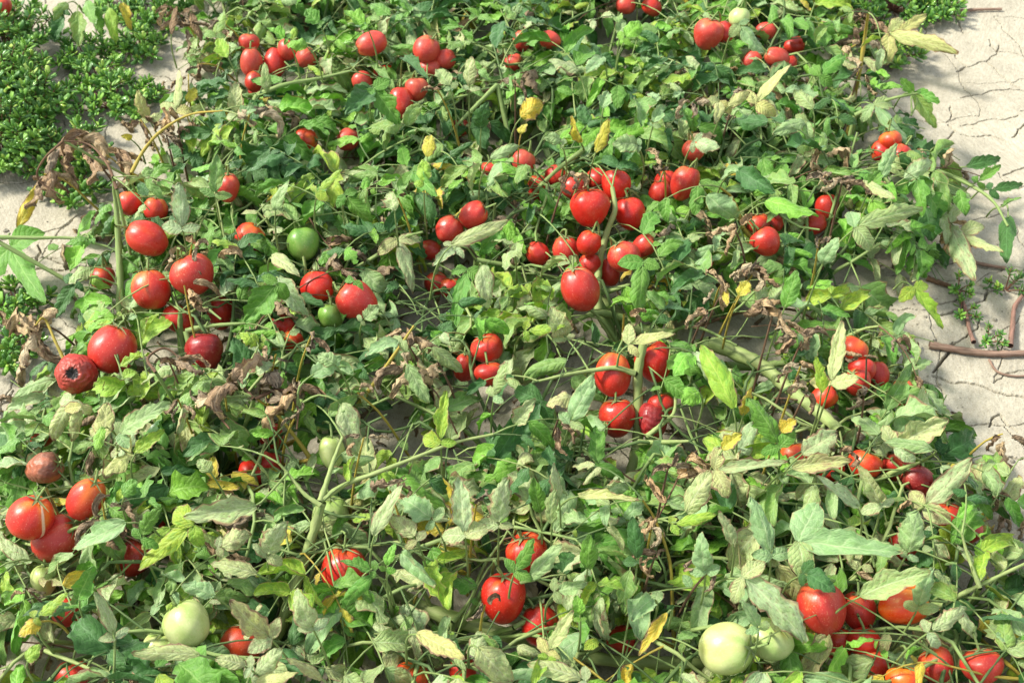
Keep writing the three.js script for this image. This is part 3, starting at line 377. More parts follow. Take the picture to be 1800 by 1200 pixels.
const palette = (px, py) => {
  const n = n3(px * .004, py * .005, 12.2), low = sstep(py, 450, 900), left = sstep(px, 500, 100) * sstep(py, 850, 1100);
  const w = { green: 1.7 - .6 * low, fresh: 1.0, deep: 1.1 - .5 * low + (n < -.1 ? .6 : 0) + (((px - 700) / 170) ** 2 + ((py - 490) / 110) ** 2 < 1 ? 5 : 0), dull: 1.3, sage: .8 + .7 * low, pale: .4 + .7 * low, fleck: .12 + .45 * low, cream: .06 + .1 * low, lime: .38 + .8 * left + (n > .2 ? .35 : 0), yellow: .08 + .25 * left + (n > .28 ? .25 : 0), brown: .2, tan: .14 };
  let s = 0; for (const k in w) s += w[k]; let q = rnd() * s; for (const k in w) if ((q -= w[k]) < 0) return k; return 'green';
};
const TMP = new THREE.Matrix4(), UPV = V(0, 1, 0);
function frame(dir, up) { const z = dir.clone().normalize(), x = up.clone().cross(z).normalize(), y = z.clone().cross(x); return new THREE.Quaternion().setFromRotationMatrix(TMP.makeBasis(x, y, z)); }
const MAXL = 290;
// puts one leaflet on a leaf (origin o in world), or into the plant's uncounted inner foliage
function leaflet(pl, leaf, o, base, dir, up, len, wide, kind, geo) {
  const q = frame(dir, up);
  if (pl.leaflets < MAXL) {
    const m = mesh('leaflet', geo, pick(LM[kind]), leaf); m.position.copy(base).sub(o); m.quaternion.copy(q); m.scale.set(len * wide, len * wide, len); pl.leaflets++;
  } else { const g = geo.clone().applyMatrix4(new THREE.Matrix4().compose(base.clone().sub(pl.p), q, V(len * wide, len * wide, len))); pl.rest.push([kind, g]); }
}
const geoFor = (kind) => (kind === 'brown' || kind === 'tan') ? pick(LG.dry) : rnd() < (/pale|sage|fleck|cream/.test(kind) ? .16 : .28) ? pick(LG.open) : rnd() < .68 ? pick(LG.cupped) : pick(LG.rolled);

const TIPS = [];
// traced main stems
for (const [mat, w, h0, h1, pts] of STEMS) {
  const P = pts.map(([x, y], i) => at(x + rr(-3, 3), y + rr(-3, 3), lerp(h0, h1, i / (pts.length - 1)) + (i && i < pts.length - 1 ? rr(-.006, .006) : 0))), pl = nearest(P[0]), r = w * (w > 5 ? 1.3 : 1.12) * mmpp(P[0]);
  mesh('stem', tube(local(pl, P), r, r * (w > 7 ? 0.7 : 0.45), Math.max(8, pts.length * 4), 8), SM[mat], pl.g);
  P.forEach((p) => pl.joints.push(p));
  if (mat !== 'brown' && h1 > .09) TIPS.push([pl, P[P.length - 1], P[P.length - 1].clone().sub(P[P.length - 2])]);
  if (P[0].y > 0.045) {  // the hidden run from the root up to where the stem comes into view
    const a = pl.p.clone().setY(pl.p.y - .005), b = a.clone().lerp(P[0], .5).setY(Math.max(.02, P[0].y * .45));
    mesh('stem', tube(local(pl, [a, b, P[0]]), r * 1.1, r, 8, 6), SM[mat === 'yellow' ? 'yellow' : 'green'], pl.g);
  }
}
// traced single leaves, each on its own stalk
HEROES.forEach(([bx, by, tx, ty, w, kind], i) => {
  const hc = canopy((bx + tx) / 2, (by + ty) / 2) + 0.035 + 0.02 * rnd(), edge = bx > 1640 || (bx < 60 && by < 700);
  const hb = edge ? 0.06 : hc - 0.012, hangs = ty > by + 45;
  const ht = edge ? 0.05 + 0.05 * rnd() : hangs ? hc - 0.05 : hc + (by - ty > 40 ? 0.03 : 0.0);
  const B = at(bx, by, hb), T = at(tx, ty, ht), pl = nearest(B), d = T.clone().sub(B), L = d.length() * 1.06;
  const view = CP.clone().sub(B).normalize(), up = view.multiplyScalar(0.75).add(V(rr(-.45, .2), .5, rr(-.25, .25))).normalize();
  heroSeg[i].z = proj(B.clone().lerp(T, .5))[2];
  const m = mmpp(B), wide = clamp(w * m / L / 0.56, 0.42, 1.45);
  const root = pl.joints.length ? pl.joints.reduce((a, b) => (a.distanceTo(B) < b.distanceTo(B) && a.y < B.y ? a : b)) : pl.p;
  let from = root.distanceTo(B) < 0.07 ? root.clone() : B.clone().addScaledVector(d, -.45).add(V(0, -B.y * .55, -.02));
  from.y = Math.min(from.y, B.y - .01);
  const dn = d.clone().normalize(), mid = from.clone().lerp(B, .6).addScaledVector(dn, -.008).add(V(0, .008, 0)), stalk = tube(local({ p: B }, [from, mid, B, B.clone().addScaledVector(dn, .004)]), .0018, .0011, 6, 5);
  const leaf = mesh('leaf', stalk, SM[kind === 'yellow' && rnd() < .4 ? 'yellow' : 'green'], pl.g); leaf.position.copy(B).sub(pl.p);
  leaflet(pl, leaf, B, B, d, up, L, wide, kind, pick(LG.hero));
  // a pair of small leaflets at the foot of most
  if (kind !== 'yellow' && rnd() < .55) for (const s of [-1, 1]) { const sd = dn.clone().cross(up).multiplyScalar(s).addScaledVector(dn, .3).add(V(0, rr(-.4, .2), 0)); leaflet(pl, leaf, B, B.clone().addScaledVector(dn, -.006), sd, up, L * rr(.3, .5), rr(.9, 1.2), kind, pick(LG.small)); }
});
// dry withered leaves
for (const [x, y, s, n] of DRY) {
  const P = at(x, y, canopy(x, y) + .02), pl = nearest(P), m = mmpp(P), stalkTop = P.clone().add(V(rr(-.01, .01), .01, rr(-.01, .01)));
  const foot = P.clone().add(V((pl.p.x - P.x) * .3, -P.y * .8, (pl.p.z - P.z) * .3));
  const leaf = mesh('withered_leaf', tube(local({ p: P }, [foot, foot.clone().lerp(stalkTop, .6).add(V(0, .02, 0)), stalkTop]), .0022, .0013, 8, 5), SM[rnd() < .5 ? 'yellow' : 'brown'], pl.g); leaf.position.copy(P).sub(pl.p);
  for (let k = 0; k < n; k++) {
    const a = rr(0, 6.28), dir = V(Math.cos(a), rr(-1.1, .2), Math.sin(a)), L = s * m * rr(.8, 1.4);
    leaflet(pl, leaf, P, stalkTop.clone().addScaledVector(dir, .003).add(V(rr(-.3, .3) * s * m, 0, rr(-.3, .3) * s * m)), dir, V(rr(-1, 1), rr(.2, 1), rr(-1, 1)), L, rr(.8, 1.25), rnd() < .6 ? 'brown' : 'tan', pick(LG.dry));
  }
}
// branches with compound leaves that fill the bed
function compoundLeaf(pl, node, az, elev, len, h) {
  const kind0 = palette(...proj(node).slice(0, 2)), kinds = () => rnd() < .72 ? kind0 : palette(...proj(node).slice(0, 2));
  const d = V(Math.cos(az) * Math.cos(elev), Math.sin(elev), Math.sin(az) * Math.cos(elev)), pts = [node.clone()], p = node.clone();
  for (let i = 1; i <= 5; i++) { d.y -= .17 + .1 * rnd(); d.x += rr(-.1, .1); d.z += rr(-.1, .1); p.addScaledVector(d.clone().normalize(), len / 5); p.y = clamp(p.y, .015, h + .03); pts.push(p.clone()); }
  const c = new THREE.CatmullRomCurve3(pts), cand = [], n = len > .14 ? 3 : 2;
  for (let k = 0; k < n; k++) { const t = lerp(.4, .84, k / Math.max(1, n - 1)); for (const s of [-1, 1]) cand.push([t + rr(-.04, .04), s, len * rr(.29, .43)]); if (rnd() < .5) cand.push([t + .1, pick([-1, 1]), len * rr(.1, .16)]); }
  cand.push([1, 0, len * rr(.34, .5)]);
  const ok = [];
  for (const [t, s, L] of cand) {
    const tt = Math.min(1, t), b = c.getPointAt(tt), tan = c.getTangentAt(tt), sideV = tan.clone().cross(UPV).normalize();
    const dir = s ? sideV.multiplyScalar(s).addScaledVector(tan, rr(.2, .7)).add(V(0, rr(-.75, .35), 0)).normalize() : tan.clone().add(V(0, rr(-.6, .1), 0)).normalize();
    const mid = b.clone().addScaledVector(dir, L * .5);
    if (mid.y < .008 || mid.y + L * .2 > h + .07 || !keepLeaflet(mid, L)) continue;
    const tip = b.y + dir.y * L; if (tip < .004) dir.y += (.006 - tip) / L;
    ok.push([b, dir, L]);
  }
  if (ok.length < 2) return;
  const leaf = mesh('leaf', tube(local({ p: node }, pts), .0015, .0008, 6, 4), SM[/brown|tan/.test(kind0) ? 'brown' : /yellow/.test(kind0) ? 'yellow' : rnd() < .15 ? 'pale' : rnd() < .4 ? 'dark' : 'green'], pl.g); leaf.position.copy(node).sub(pl.p);
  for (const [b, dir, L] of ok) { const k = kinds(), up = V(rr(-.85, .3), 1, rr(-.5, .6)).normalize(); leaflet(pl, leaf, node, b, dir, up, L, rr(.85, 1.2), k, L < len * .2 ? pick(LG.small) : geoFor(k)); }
}
for (const [pl, p, d] of TIPS) for (let k = 0; k < 2; k++) compoundLeaf(pl, p, Math.atan2(d.z, d.x) + (k ? 1 : -1) * rr(.1, .9), rr(.2, .8), rr(.08, .12), p.y + .04);   // stems end in leaves
for (const pl of PLANTS) {
  const nb = Math.round(6 + pl.R * 14);
  for (let b = 0; b < nb; b++) {
    const az = (b + rr(-.3, .3)) / nb * Math.PI * 2, L = pl.R * rr(.7, 1.2), pts = [pl.p.clone().setY(pl.p.y - .005)], n = 6;
    for (let i = 1; i <= n; i++) {
      const t = i / n, a = az + .5 * n3(b * 3 + pl.x, t * 1.5, 3), q = V(pl.p.x + Math.cos(a) * L * t, 0, pl.p.z + Math.sin(a) * L * t), [sx, sy] = proj(q.clone().setY(.1));
      q.y = canopy(sx, sy) * (0.72 * Math.sin(Math.min(1, t * 1.5) * Math.PI / 2)) * rr(.75, 1.1); q.y = Math.max(.015, q.y);
      if (sx < along(EDGE_L, sy) - 10 || sx > along(EDGE_R, sy) + 10) break;
      pts.push(q);
    }
    if (pts.length < 3) continue;
    const c = new THREE.CatmullRomCurve3(pts), len = c.getLength();
    mesh('stem', tube(local(pl, pts), .0035, .0017, 10, 5), SM[rnd() < .12 ? 'pale' : rnd() < .6 ? 'dark' : 'green'], pl.g);
    for (let s = .25; s <= 1.0; s += .034 / len) {
      const node = c.getPointAt(Math.min(1, s)), [sx, sy] = proj(node), h = canopy(sx, sy);
      pl.joints.push(node);
      const out = az + (Math.round(s * 100) % 2 ? 1 : -1) * rr(.5, 1.7);
      compoundLeaf(pl, node, out, rr(.1, 1.1), rr(.095, .185), h * rr(.35, 1));
    }
  }
}
for (const pl of PLANTS) if (pl.rest.length) {
  const by = {}; for (const [k, g] of pl.rest) (by[k] ??= []).push(g);
  const ks = Object.keys(by), gs = ks.map((k) => mergeGeometries(by[k])), G = mergeGeometries(gs, true);
  const m = mesh('inner_foliage', G, ks.map((k) => LM[k][0]), pl.g); m.userData.kind = 'stuff';
}

// ---------------------------------------------------------------- tomatoes
const TK = { // base, shoulder, patch, shoulder reach
  ripe: [[198, 44, 26], [210, 86, 32], [184, 32, 24], .14], red: [[194, 52, 36], [208, 90, 42], [176, 40, 32], .2], rosy: [[196, 56, 42], [210, 94, 50], [180, 42, 36], .18], pink: [[200, 72, 54], [212, 106, 62], [184, 54, 44], .22], orange: [[214, 70, 30], [222, 116, 40], [200, 50, 28], .35], blush: [[200, 52, 38], [222, 122, 44], [190, 44, 34], .42], dusky: [[146, 34, 34], [156, 56, 38], [120, 22, 26], .15], dull: [[158, 40, 40], [150, 60, 44], [130, 30, 34], .2], brick: [[184, 64, 30], [176, 76, 36], [164, 48, 26], .2], amber: [[222, 92, 22], [230, 140, 32], [206, 58, 24], .5], unripe: [[174, 190, 112], [146, 176, 88], [196, 204, 140], .34], green: [[104, 148, 58], [84, 132, 46], [132, 166, 82], .25], decay: [[170, 92, 62], [110, 66, 48], [126, 78, 56], .5], rotten: [[184, 54, 44], [190, 70, 46], [150, 44, 36], .1], split: [[208, 50, 32], [222, 122, 40], [196, 40, 30], .42],
};
const tomBump = dataTex(256, 128, (u, v, o) => { const a = u * 6.2832; o[0] = o[1] = o[2] = 128 + 60 * n3(Math.cos(a) * 2.4, v * 5, Math.sin(a) * 2.4) + 26 * n3(Math.cos(a) * 9, v * 18, Math.sin(a) * 9); }, false);
const wrinkle = dataTex(256, 128, (u, v, o) => { const a = u * 6.2832; o[0] = o[1] = o[2] = 128 + 70 * Math.sin(v * 60 + 5 * n3(Math.cos(a) * 2, v * 3, Math.sin(a) * 2)) * (1 - v) + 40 * n3(Math.cos(a) * 6, v * 12, Math.sin(a) * 6); }, false);
const tomRough = dataTex(256, 128, (u, v, o) => { const a = u * 6.2832, X = Math.cos(a), Z = Math.sin(a); o[0] = o[1] = o[2] = 165 + 90 * clamp(1.6 * fbm(X * 2.2, v * 5, Z * 2.2) + .5 * n3(X * 18, v * 34, Z * 18), -.8, 1); }, false);   // bloom and dust dull the skin in patches
const TM = {};
Object.keys(TK).forEach((name, kq) => {
  const [c, s, p, reach] = TK[name], green = name === 'unripe' || name === 'green';
  TM[name] = [0, 1, 2].slice(0, /split|rotten|decay|brick|dull|green$/.test(name) ? 1 : 3).map((q) => {
    const off = kq * 4.7 + q * 11.3, sho = reach + [0, .22, .06][q], gl = [1, .94, 1.05][q];
    const t = dataTex(256, 128, (u, v, o) => {
      const a = u * 6.2832, X = Math.cos(a), Z = Math.sin(a);
      o[0] = c[0] * gl; o[1] = c[1]; o[2] = c[2];
      mix3(o, p, clamp(.5 + 1.8 * fbm(X * 1.4 + off, v * 3, Z * 1.4), 0, .9));
      mix3(o, s, .9 * sstep(v + .42 * n3(X * 1.3 + off, v * 1.6, Z * 1.3), 1 - sho, 1.04));
      const g = 6 * n3(X * 14, v * 28, Z * 14 + off); o[0] += g; o[1] += g; o[2] += g;
      const sp = n3(X * 26 + off, v * 44, Z * 26); if (sp > .42) mix3(o, [230, 196, 170], clamp((sp - .42) * 3, 0, .5));      // pale specks
      const dust = fbm(X * 2.4 + off, v * 5, Z * 2.4 + 9) + .45 * n3(X * 40, v * 70, Z * 40 + off); if (dust > .18 && !green) mix3(o, [206, 156, 136], clamp((dust - .18) * .9, 0, .38));   // grains of dust
      const scar = Math.abs(n3(X * 2.1 + off, v * 1.2, Z * 2.1 + 4)); if (q === 1 && !green && scar < .012 && v > .45) mix3(o, [196, 150, 104], .55);   // corky growth lines
      if (name === 'rotten') { const d = v + .03 * n3(X * 3, 1, Z * 3); mix3(o, [150, 70, 52], .55 * (1 - sstep(d, .14, .3))); if (d < .1) mix3(o, [24, 17, 15], 1 - sstep(d, .065, .1)); }
      if (name === 'split') { const d = Math.abs(u - .27 - .03 * Math.sin(v * 6)); if (v > .3) mix3(o, [232, 200, 176], .9 * (1 - sstep(d, .008, .018))); }
      if (name === 'decay') { const d = fbm(X * 1.2, v * 2, Z * 1.2 + 3); mix3(o, [96, 62, 48], .8 * sstep(d, .08, .2)); }
    });
    const rough = { pink: .72, dull: .7, decay: .8, rotten: .7, rosy: .6, unripe: .55, green: .5, dusky: .55 }[name] ?? .58, wz = /dull|rotten|decay|dusky/.test(name);
    return new THREE.MeshPhysicalMaterial({ map: t, roughness: rough, roughnessMap: tomRough, bumpMap: wz ? wrinkle : tomBump, bumpScale: /dull|rotten|decay/.test(name) ? .002 : .0007, clearcoat: .05, clearcoatRoughness: .4, name: name + '_skin' });
  });
});
const tomGeo = (k, rot) => {
  const pr = [], n = 22, egg = [.1, -.1, .16, .04, -.05, .12, .0, .2][k % 8];
  for (let i = 0; i <= n; i++) { const a = -Math.PI / 2 + Math.PI * i / n, sh = Math.sin(a); pr.push(new THREE.Vector2(Math.max(0, Math.pow(Math.max(0, Math.cos(a)), [1, .86, .94, .9][k % 4])) * (1 + egg * sh), sh * (sh > 0 ? 1 - .14 * Math.exp(-((Math.cos(a) / .3) ** 2)) : 1))); }
  const g = new THREE.LatheGeometry(pr, 30), P = g.attributes.position;
  for (let i = 0; i < P.count; i++) {
    let x = P.getX(i), y = P.getY(i), z = P.getZ(i);
    const th = Math.atan2(z, x), f = 1 + .06 * n3(x * .9 + k * 5, y * .9, z * .9) + .03 * n3(x * 2.2, y * 2.2 + k * 3, z * 2.2) + .011 * Math.cos(th * (4 + k % 3) + k) * sstep(y, 0, .95);
    x *= f; y *= f; z *= f;
    if (rot) { const d = Math.hypot(x, z); if (y < 0) { y += .2 * (1 - sstep(d, .1, .34)) + .035 * Math.sin(d * 26) * (1 - sstep(d, .3, .8)); } x *= 1 + .03 * Math.sin(th * 7 + y * 5); z *= 1 + .03 * Math.sin(th * 7 + y * 5); }
    P.setXYZ(i, x + .05 * Math.sin(k * 2) * y, y, z + .05 * Math.cos(k * 3) * y);
  }
  g.computeVertexNormals();
  const N = g.attributes.normal, w = n + 1; for (let i = 0; i <= n; i++) { const a = i, b = 30 * w + i, v = V(N.getX(a) + N.getX(b), N.getY(a) + N.getY(b), N.getZ(a) + N.getZ(b)).normalize(); N.setXYZ(a, v.x, v.y, v.z); N.setXYZ(b, v.x, v.y, v.z); }
  return g;
};
const TG = [0, 1, 2, 3, 4, 5, 6, 7].map((k) => tomGeo(k, false)), ROT = tomGeo(3, true), WIZEN = [1, 5].map((k) => tomGeo(k, true));
const calyxMat = new THREE.MeshPhysicalMaterial({ color: new THREE.Color().setRGB(.19, .25, .09), roughness: .75, side: THREE.DoubleSide, transmission: .2, thickness: 0, name: 'calyx' });
const CALYX = [0, 1, 2].map((k) => {
  const gs = [];
  for (let i = 0; i < 5 + k % 2; i++) {
    const a = (i + rr(-.15, .15)) / (5 + k % 2) * Math.PI * 2, L = rr(.55, .8), P = [], U = [], I = [], lift = rr(0, .5);
    for (let j = 0; j <= 5; j++) { const t = j / 5, w = .075 * (1 - t) * (t < .2 ? .6 + 2 * t : 1) + .004, r = .05 + L * t, y = .06 + lift * t * t * .6 - .3 * r * r * (1 - lift * .6); for (const s of [-1, 0, 1]) { P.push(Math.cos(a) * r - Math.sin(a) * s * w, y + (s ? .02 : 0), Math.sin(a) * r + Math.cos(a) * s * w); U.push((s + 1) / 2, t); } if (j < 5) for (let s = 0; s < 2; s++) { const b = j * 3 + s; I.push(b, b + 3, b + 1, b + 1, b + 3, b + 4); } }
    const g = new THREE.BufferGeometry(); g.setAttribute('position', new THREE.Float32BufferAttribute(P, 3)); g.setAttribute('uv', new THREE.Float32BufferAttribute(U, 2)); g.setIndex(I); g.computeVertexNormals(); gs.push(g);
  }
  return mergeGeometries(gs);
});
let greenAt = 0;
TOMS.forEach((t, i) => {
  const g = new THREE.Group(); g.name = numbered('tomato'); g.position.copy(t.pos); scene.add(g);
  const right = V(1, 0, 0), up = CU.clone(), toCam = CP.clone().sub(t.pos).normalize();
  // stem end direction: in the picture by its angle, leaning a little up and towards or away from the viewer
  const lean = t.kind === 'rotten' ? -.95 : t.x === 1277 ? .7 : rr(-.1, .5), ax = right.clone().multiplyScalar(Math.cos(t.ang)).addScaledVector(up, Math.sin(t.ang)).addScaledVector(toCam, lean).normalize();
  if (t.kind === 'rotten') ax.copy(toCam).add(V(-.22, 0, 0)).normalize().negate();
  const vert = Math.abs(Math.sin(t.ang)) > .7, la = (vert ? t.fy : t.fx) * t.m, lb = (vert ? t.fx : t.fy) * t.m;
  const y = ax.clone(), x = (Math.abs(y.dot(toCam)) > .95 ? right.clone() : toCam.clone().cross(y)).normalize(), z = x.clone().cross(y).normalize(); x.copy(y.clone().cross(z));
  g.quaternion.setFromRotationMatrix(new THREE.Matrix4().makeBasis(x, y, z));
  const fruit = mesh('fruit', t.kind === 'rotten' ? ROT : /decay|dull/.test(t.kind) ? pick(WIZEN) : pick(TG), pick(TM[t.kind]), g), w = Math.min(lb, la * 1.25), l = Math.min(la, lb * 1.35); fruit.scale.set(w, l, w); fruit.rotation.y = t.kind === 'split' ? 2.2 : rr(0, 6);
  if (t.kind !== 'rotten') { const cal = mesh('calyx', pick(CALYX), calyxMat, g); cal.position.y = l * .9; cal.scale.setScalar(w * 1.12); }
  const end = V(rr(-.008, .008), l * .9 + rr(.012, .022), rr(-.008, .008));
  mesh('stalk', tube([V(0, l * .86, 0), V(end.x * .2, l * .9 + .006, end.z * .2), end], .0017, .0015, 5, 6), SM.green, g);
  // the truss branch of the nearest plant reaches to the stalk
  const tip = g.localToWorld ? (g.updateMatrixWorld(), g.localToWorld(end.clone())) : t.pos;
  const bp = nearest(t.pos), back = t.pos.clone().sub(CP).setY(0).normalize(), foot = tip.clone().addScaledVector(back, t.r * 1.1).lerp(bp.p, .12); foot.y = Math.max(.012, tip.y - .07);
  mesh('truss', tube(local(bp, [foot, foot.clone().lerp(tip, .6).add(V(0, .012, 0)).addScaledVector(back, .006), tip]), .0024, .0017, 7, 5), SM.green, bp.g);
  const k = t.kind, label = t.key === 'green' ? GREEN_LABELS[greenAt++] : OWN[k] ?? ONE[t.x + ' ' + t.y] ?? (k === 'blush' ? `red tomato with orange shoulder ${t.where}` : `${WORD[k]} tomato ${t.where}`);
  t.g = g; t.label = label;
  tag(g, label, 'tomato', t.key === 'green' ? 'unripe green tomatoes' : 'tomatoes ' + t.where);
});

{ // labels: set look-alikes of a bunch apart by cover and size where these differ plainly
  const sets = (f) => { const m = new Map(); for (const t of TOMS) { const k = t.g.userData.label; if (!m.has(k)) m.set(k, []); m.get(k).push(t); } for (const l of m.values()) if (l.length > 1) f(l); };
  sets((l) => { for (const t of l) if (t.vis < .85) t.g.userData.label = t.label.replace(' tomato', ' tomato partly hidden by leaves,').replace('shoulder', 'shoulder').replace('leaves, with orange shoulder', 'leaves, orange shouldered,'); });
  sets((l) => { l.sort((a, b) => b.r - a.r); const two = l.length === 2; if (l[0].r > l[1].r * 1.1) l[0].g.userData.label = (two ? 'larger ' : 'largest ') + l[0].g.userData.label.replace('large ', ''); const z = l[l.length - 1], y = l[l.length - 2]; if (y.r > z.r * 1.1) z.g.userData.label = (two ? 'smaller ' : 'smallest ') + z.g.userData.label.replace('large ', ''); });
  sets((l) => { l.sort((a, b) => a.rx / a.ry - b.rx / b.ry); const e = l[0].rx / l[0].ry, f = l[l.length - 1].rx / l[l.length - 1].ry; if (e < .85 && l[1].rx / l[1].ry > e * 1.1) l[0].g.userData.label = 'oval ' + l[0].g.userData.label; });
  for (const t of TOMS) { const w = t.g.userData.label.split(' '); if (w.length > 16) t.g.userData.label = t.g.userData.label.replace(' partly hidden by leaves,', ' half hidden').split(' ').slice(0, 16).join(' '); }
}
// ---------------------------------------------------------------- purslane weeds
const purLeaf = [0, 1, 2].map((k) => {   // thick little spoon shaped leaf, length 1 along +z
  const g = new THREE.SphereGeometry(.5, 6, 4), P = g.attributes.position;
  for (let i = 0; i < P.count; i++) { const x = P.getX(i), y = P.getY(i), z = P.getZ(i) + .5, w = .34 + .62 * Math.pow(clamp(z, 0, 1), .8); P.setXYZ(i, x * w * (.95 + .1 * k), y * .26 + .1 * x * x + (.12 - .1 * k) * z * z, z); }
  g.computeVertexNormals(); return g;
});
const purTex = (c, o0) => dataTex(64, 64, (u, v, o) => { const n = fbm(u * 5 + o0, v * 5, o0) + .3 * n3(u * 22, v * 22, o0); o[0] = c[0] + 26 * n; o[1] = c[1] + 28 * n; o[2] = c[2] + 18 * n; });
const PM = [[[92, 140, 52], 1], [[116, 162, 58], 2], [[70, 116, 48], 3], [[156, 184, 80], 4]].map(([c, o]) => new THREE.MeshPhysicalMaterial({ map: purTex(c, o), roughness: .5, clearcoat: .12, name: 'purslane_leaf' }));
function purslane(px, py, R, shoots, high, label, size = 1) {
  const p = at(px, py, 0); p.y = groundY(p.x, p.z); const g = new THREE.Group(); g.name = numbered('purslane_plant'); g.position.copy(p); scene.add(g); tag(g, label, 'weed', 'purslane weeds in the bed and on the path');
  let count = 0; const rest = [[], [], [], []];
  for (let s = 0; s < shoots; s++) {
    const az = s * 2.39996 + rr(-.3, .3), q = Math.sqrt((s + .5) / shoots), L = R * q * rr(.8, 1.15) + .01, h = high * (1 - .55 * q * q) * rr(.45, 1.25) + .008;
    const end = V(Math.cos(az) * L, h, Math.sin(az) * L), mid = V(end.x * .55, h * .45 + .004, end.z * .55);
    mesh('stem', tube([V(0, -.003, 0), mid, end], .0014, .0009, 5, 4), SM.red, g);
    const dir = end.clone().sub(mid).normalize().add(V(0, .8, 0)).normalize(), n = 8 + Math.floor(rnd() * 4), a0 = rr(0, 6);
    for (let k = 0; k < n + 9; k++) {
      const low = k >= n, base = low ? mid.clone().lerp(end, rr(.1, .85)) : end.clone().addScaledVector(dir, -.0022 * k), a = a0 + k * 2.39996, open = low ? 1.0 : .35 + k * .12;
      const e1 = dir.clone().cross(Math.abs(dir.y) < .9 ? UPV : CX).normalize(), e2 = dir.clone().cross(e1), d = e1.multiplyScalar(Math.cos(a)).addScaledVector(e2, Math.sin(a)).multiplyScalar(Math.sin(open)).addScaledVector(dir, Math.cos(open));
      const len = size * rr(.012, .025) * (k < 2 && !low ? .7 : 1), up = dir.clone(), qn = frame(d, up), mi = clamp(Math.floor(rnd() * 3) + (rnd() < .2 ? 1 : 0), 0, 3), geo = pick(purLeaf), sc = V(len * .52, len * .52, len);
      if (s >= shoots - Math.floor(290 / 16) - 2 && count < 290) { const m = mesh('leaf', geo, PM[mi], g); m.position.copy(base); m.quaternion.copy(qn); m.scale.copy(sc); count++; } else rest[mi].push(geo.clone().applyMatrix4(new THREE.Matrix4().compose(base, qn, sc)));
    }
  }
  const full = [0, 1, 2, 3].filter((k) => rest[k].length);
  if (full.length) { const m = mesh('inner_foliage', mergeGeometries(full.map((k) => mergeGeometries(rest[k])), true), full.map((k) => PM[k]), g); m.userData.kind = 'stuff'; }
}
purslane(5, 285, .09, 74, .09, 'thick purslane mound of bright green leaves by the yellow curled leaf');
purslane(55, 215, .075, 58, .075, 'bushy purslane mound beside the bare soil path');
purslane(-15, 190, .11, 92, .11, 'tall dense purslane mound at the field margin');
purslane(15, 100, .105, 76, .09, 'purslane mound with yellowish tips at the far path end');
purslane(-90, 110, .13, 60, .1, 'purslane mound behind the dense mounds');
purslane(120, 285, .07, 24, .05, 'low purslane beside the dead curled tomato leaves');
for (const [x, y, R, n, h, l] of [
  [175, 148, .05, 9, .035, 'small purslane with reddish stem alone on the bare path'], [190, 190, .06, 9, .04, 'loose purslane sprig between the mound and the withered tomato top'], [235, 185, .05, 8, .03, 'small purslane under the yellow withered stalk'], [270, 40, .06, 12, .035, 'low purslane by the hanging brown tomato leaves'], [245, 95, .05, 10, .03, 'flat purslane on the pale path soil'], [150, 105, .05, 9, .03, 'purslane tuft at the foot of the far mound'], [215, 20, .05, 9, .03, 'purslane tuft behind the small limp tomato plant'],
  [30, 545, .045, 9, .03, 'small purslane under the curled leaf on the pale soil'], [10, 620, .06, 11, .03, 'purslane with a yellow leaf beside the rotten tomato'], [130, 345, .05, 8, .03, 'purslane sprigs below the dead brown loops'], [1320, 10, .1, 26, .06, 'purslane patch behind the pale unripe tomato'], [1420, 20, .11, 28, .06, 'spreading purslane patch over the fallen stick'], [1570, 15, .1, 24, .05, 'flat purslane patch on the bare soil beyond the cream leaf'], [1490, 60, .08, 16, .05, 'purslane around the dead brown stalk'], [1560, 105, .06, 14, .05, 'purslane sprig below the cream drooping leaf'], [1640, 25, .05, 10, .03, 'purslane tuft beside the thin dry stick'],
  [1490, -50, .1, 22, .05, 'purslane patch farthest out behind the sticks'], [1340, -50, .1, 22, .05, 'purslane patch farthest out behind the tomato bed'],
]) purslane(x, y, R, Math.round(n * 1.7), h, l);
for (const [x, y, R, n, h, l] of [[1735, 602, .018, 4, .012, 'tiny bluish weed at the dry brown branch'], [1768, 510, .03, 6, .018, 'bluish weed sprig on a reddish stem on cracked soil'], [1685, 512, .018, 4, .012, 'tiny weed tuft beside the dark crack'], [1690, 555, .02, 4, .01, 'sparse weed on a thin reddish stem by the plant edge']]) purslane(x, y, R, n, h, l, .55);
// trailing reddish stems of the soil-side weeds, and dry sticks
function stick(name, label, cat, mat, w, pts, h0 = .006) {
  const P = pts.map(([x, y, h]) => { const p = at(x, y, 0); p.y = groundY(p.x, p.z) + (h ?? h0); return p; }), o = P[0].clone(), m = mesh(numbered(name), tube(P.map((p) => p.clone().sub(o)), w * mmpp(o), w * mmpp(o) * .7, pts.length * 5, 8), mat, scene);
  m.position.copy(o); tag(m, label, cat); return m;
}
stick('dry_branch', 'thick dry brown branch lying on the cracked soil', 'branch', SM.wood, 6.5, [[1632, 612], [1680, 620], [1740, 627], [1790, 626], [1860, 622]], .006);
stick('weed_runner', 'reddish weed runner rising from the dry branch by the plants', 'weed', SM.runner, 4, [[1708, 612, .012], [1702, 585], [1695, 550], [1685, 520]], .006);
stick('weed_runner', 'stout reddish weed runner with bluish leaves near the dry branch', 'weed', SM.runner, 5, [[1772, 618, .012], [1778, 580], [1782, 545], [1800, 520]], .007);
stick('dry_twig', 'thin tan twig curling below the dry branch', 'twig', SM.wood, 2.2, [[1738, 635], [1752, 655], [1780, 663], [1830, 660]], .003);
stick('dry_stick', 'thin straight dry stick on the far bare soil', 'stick', SM.wood, 3, [[1668, 25], [1715, 22], [1760, 21]], .005);
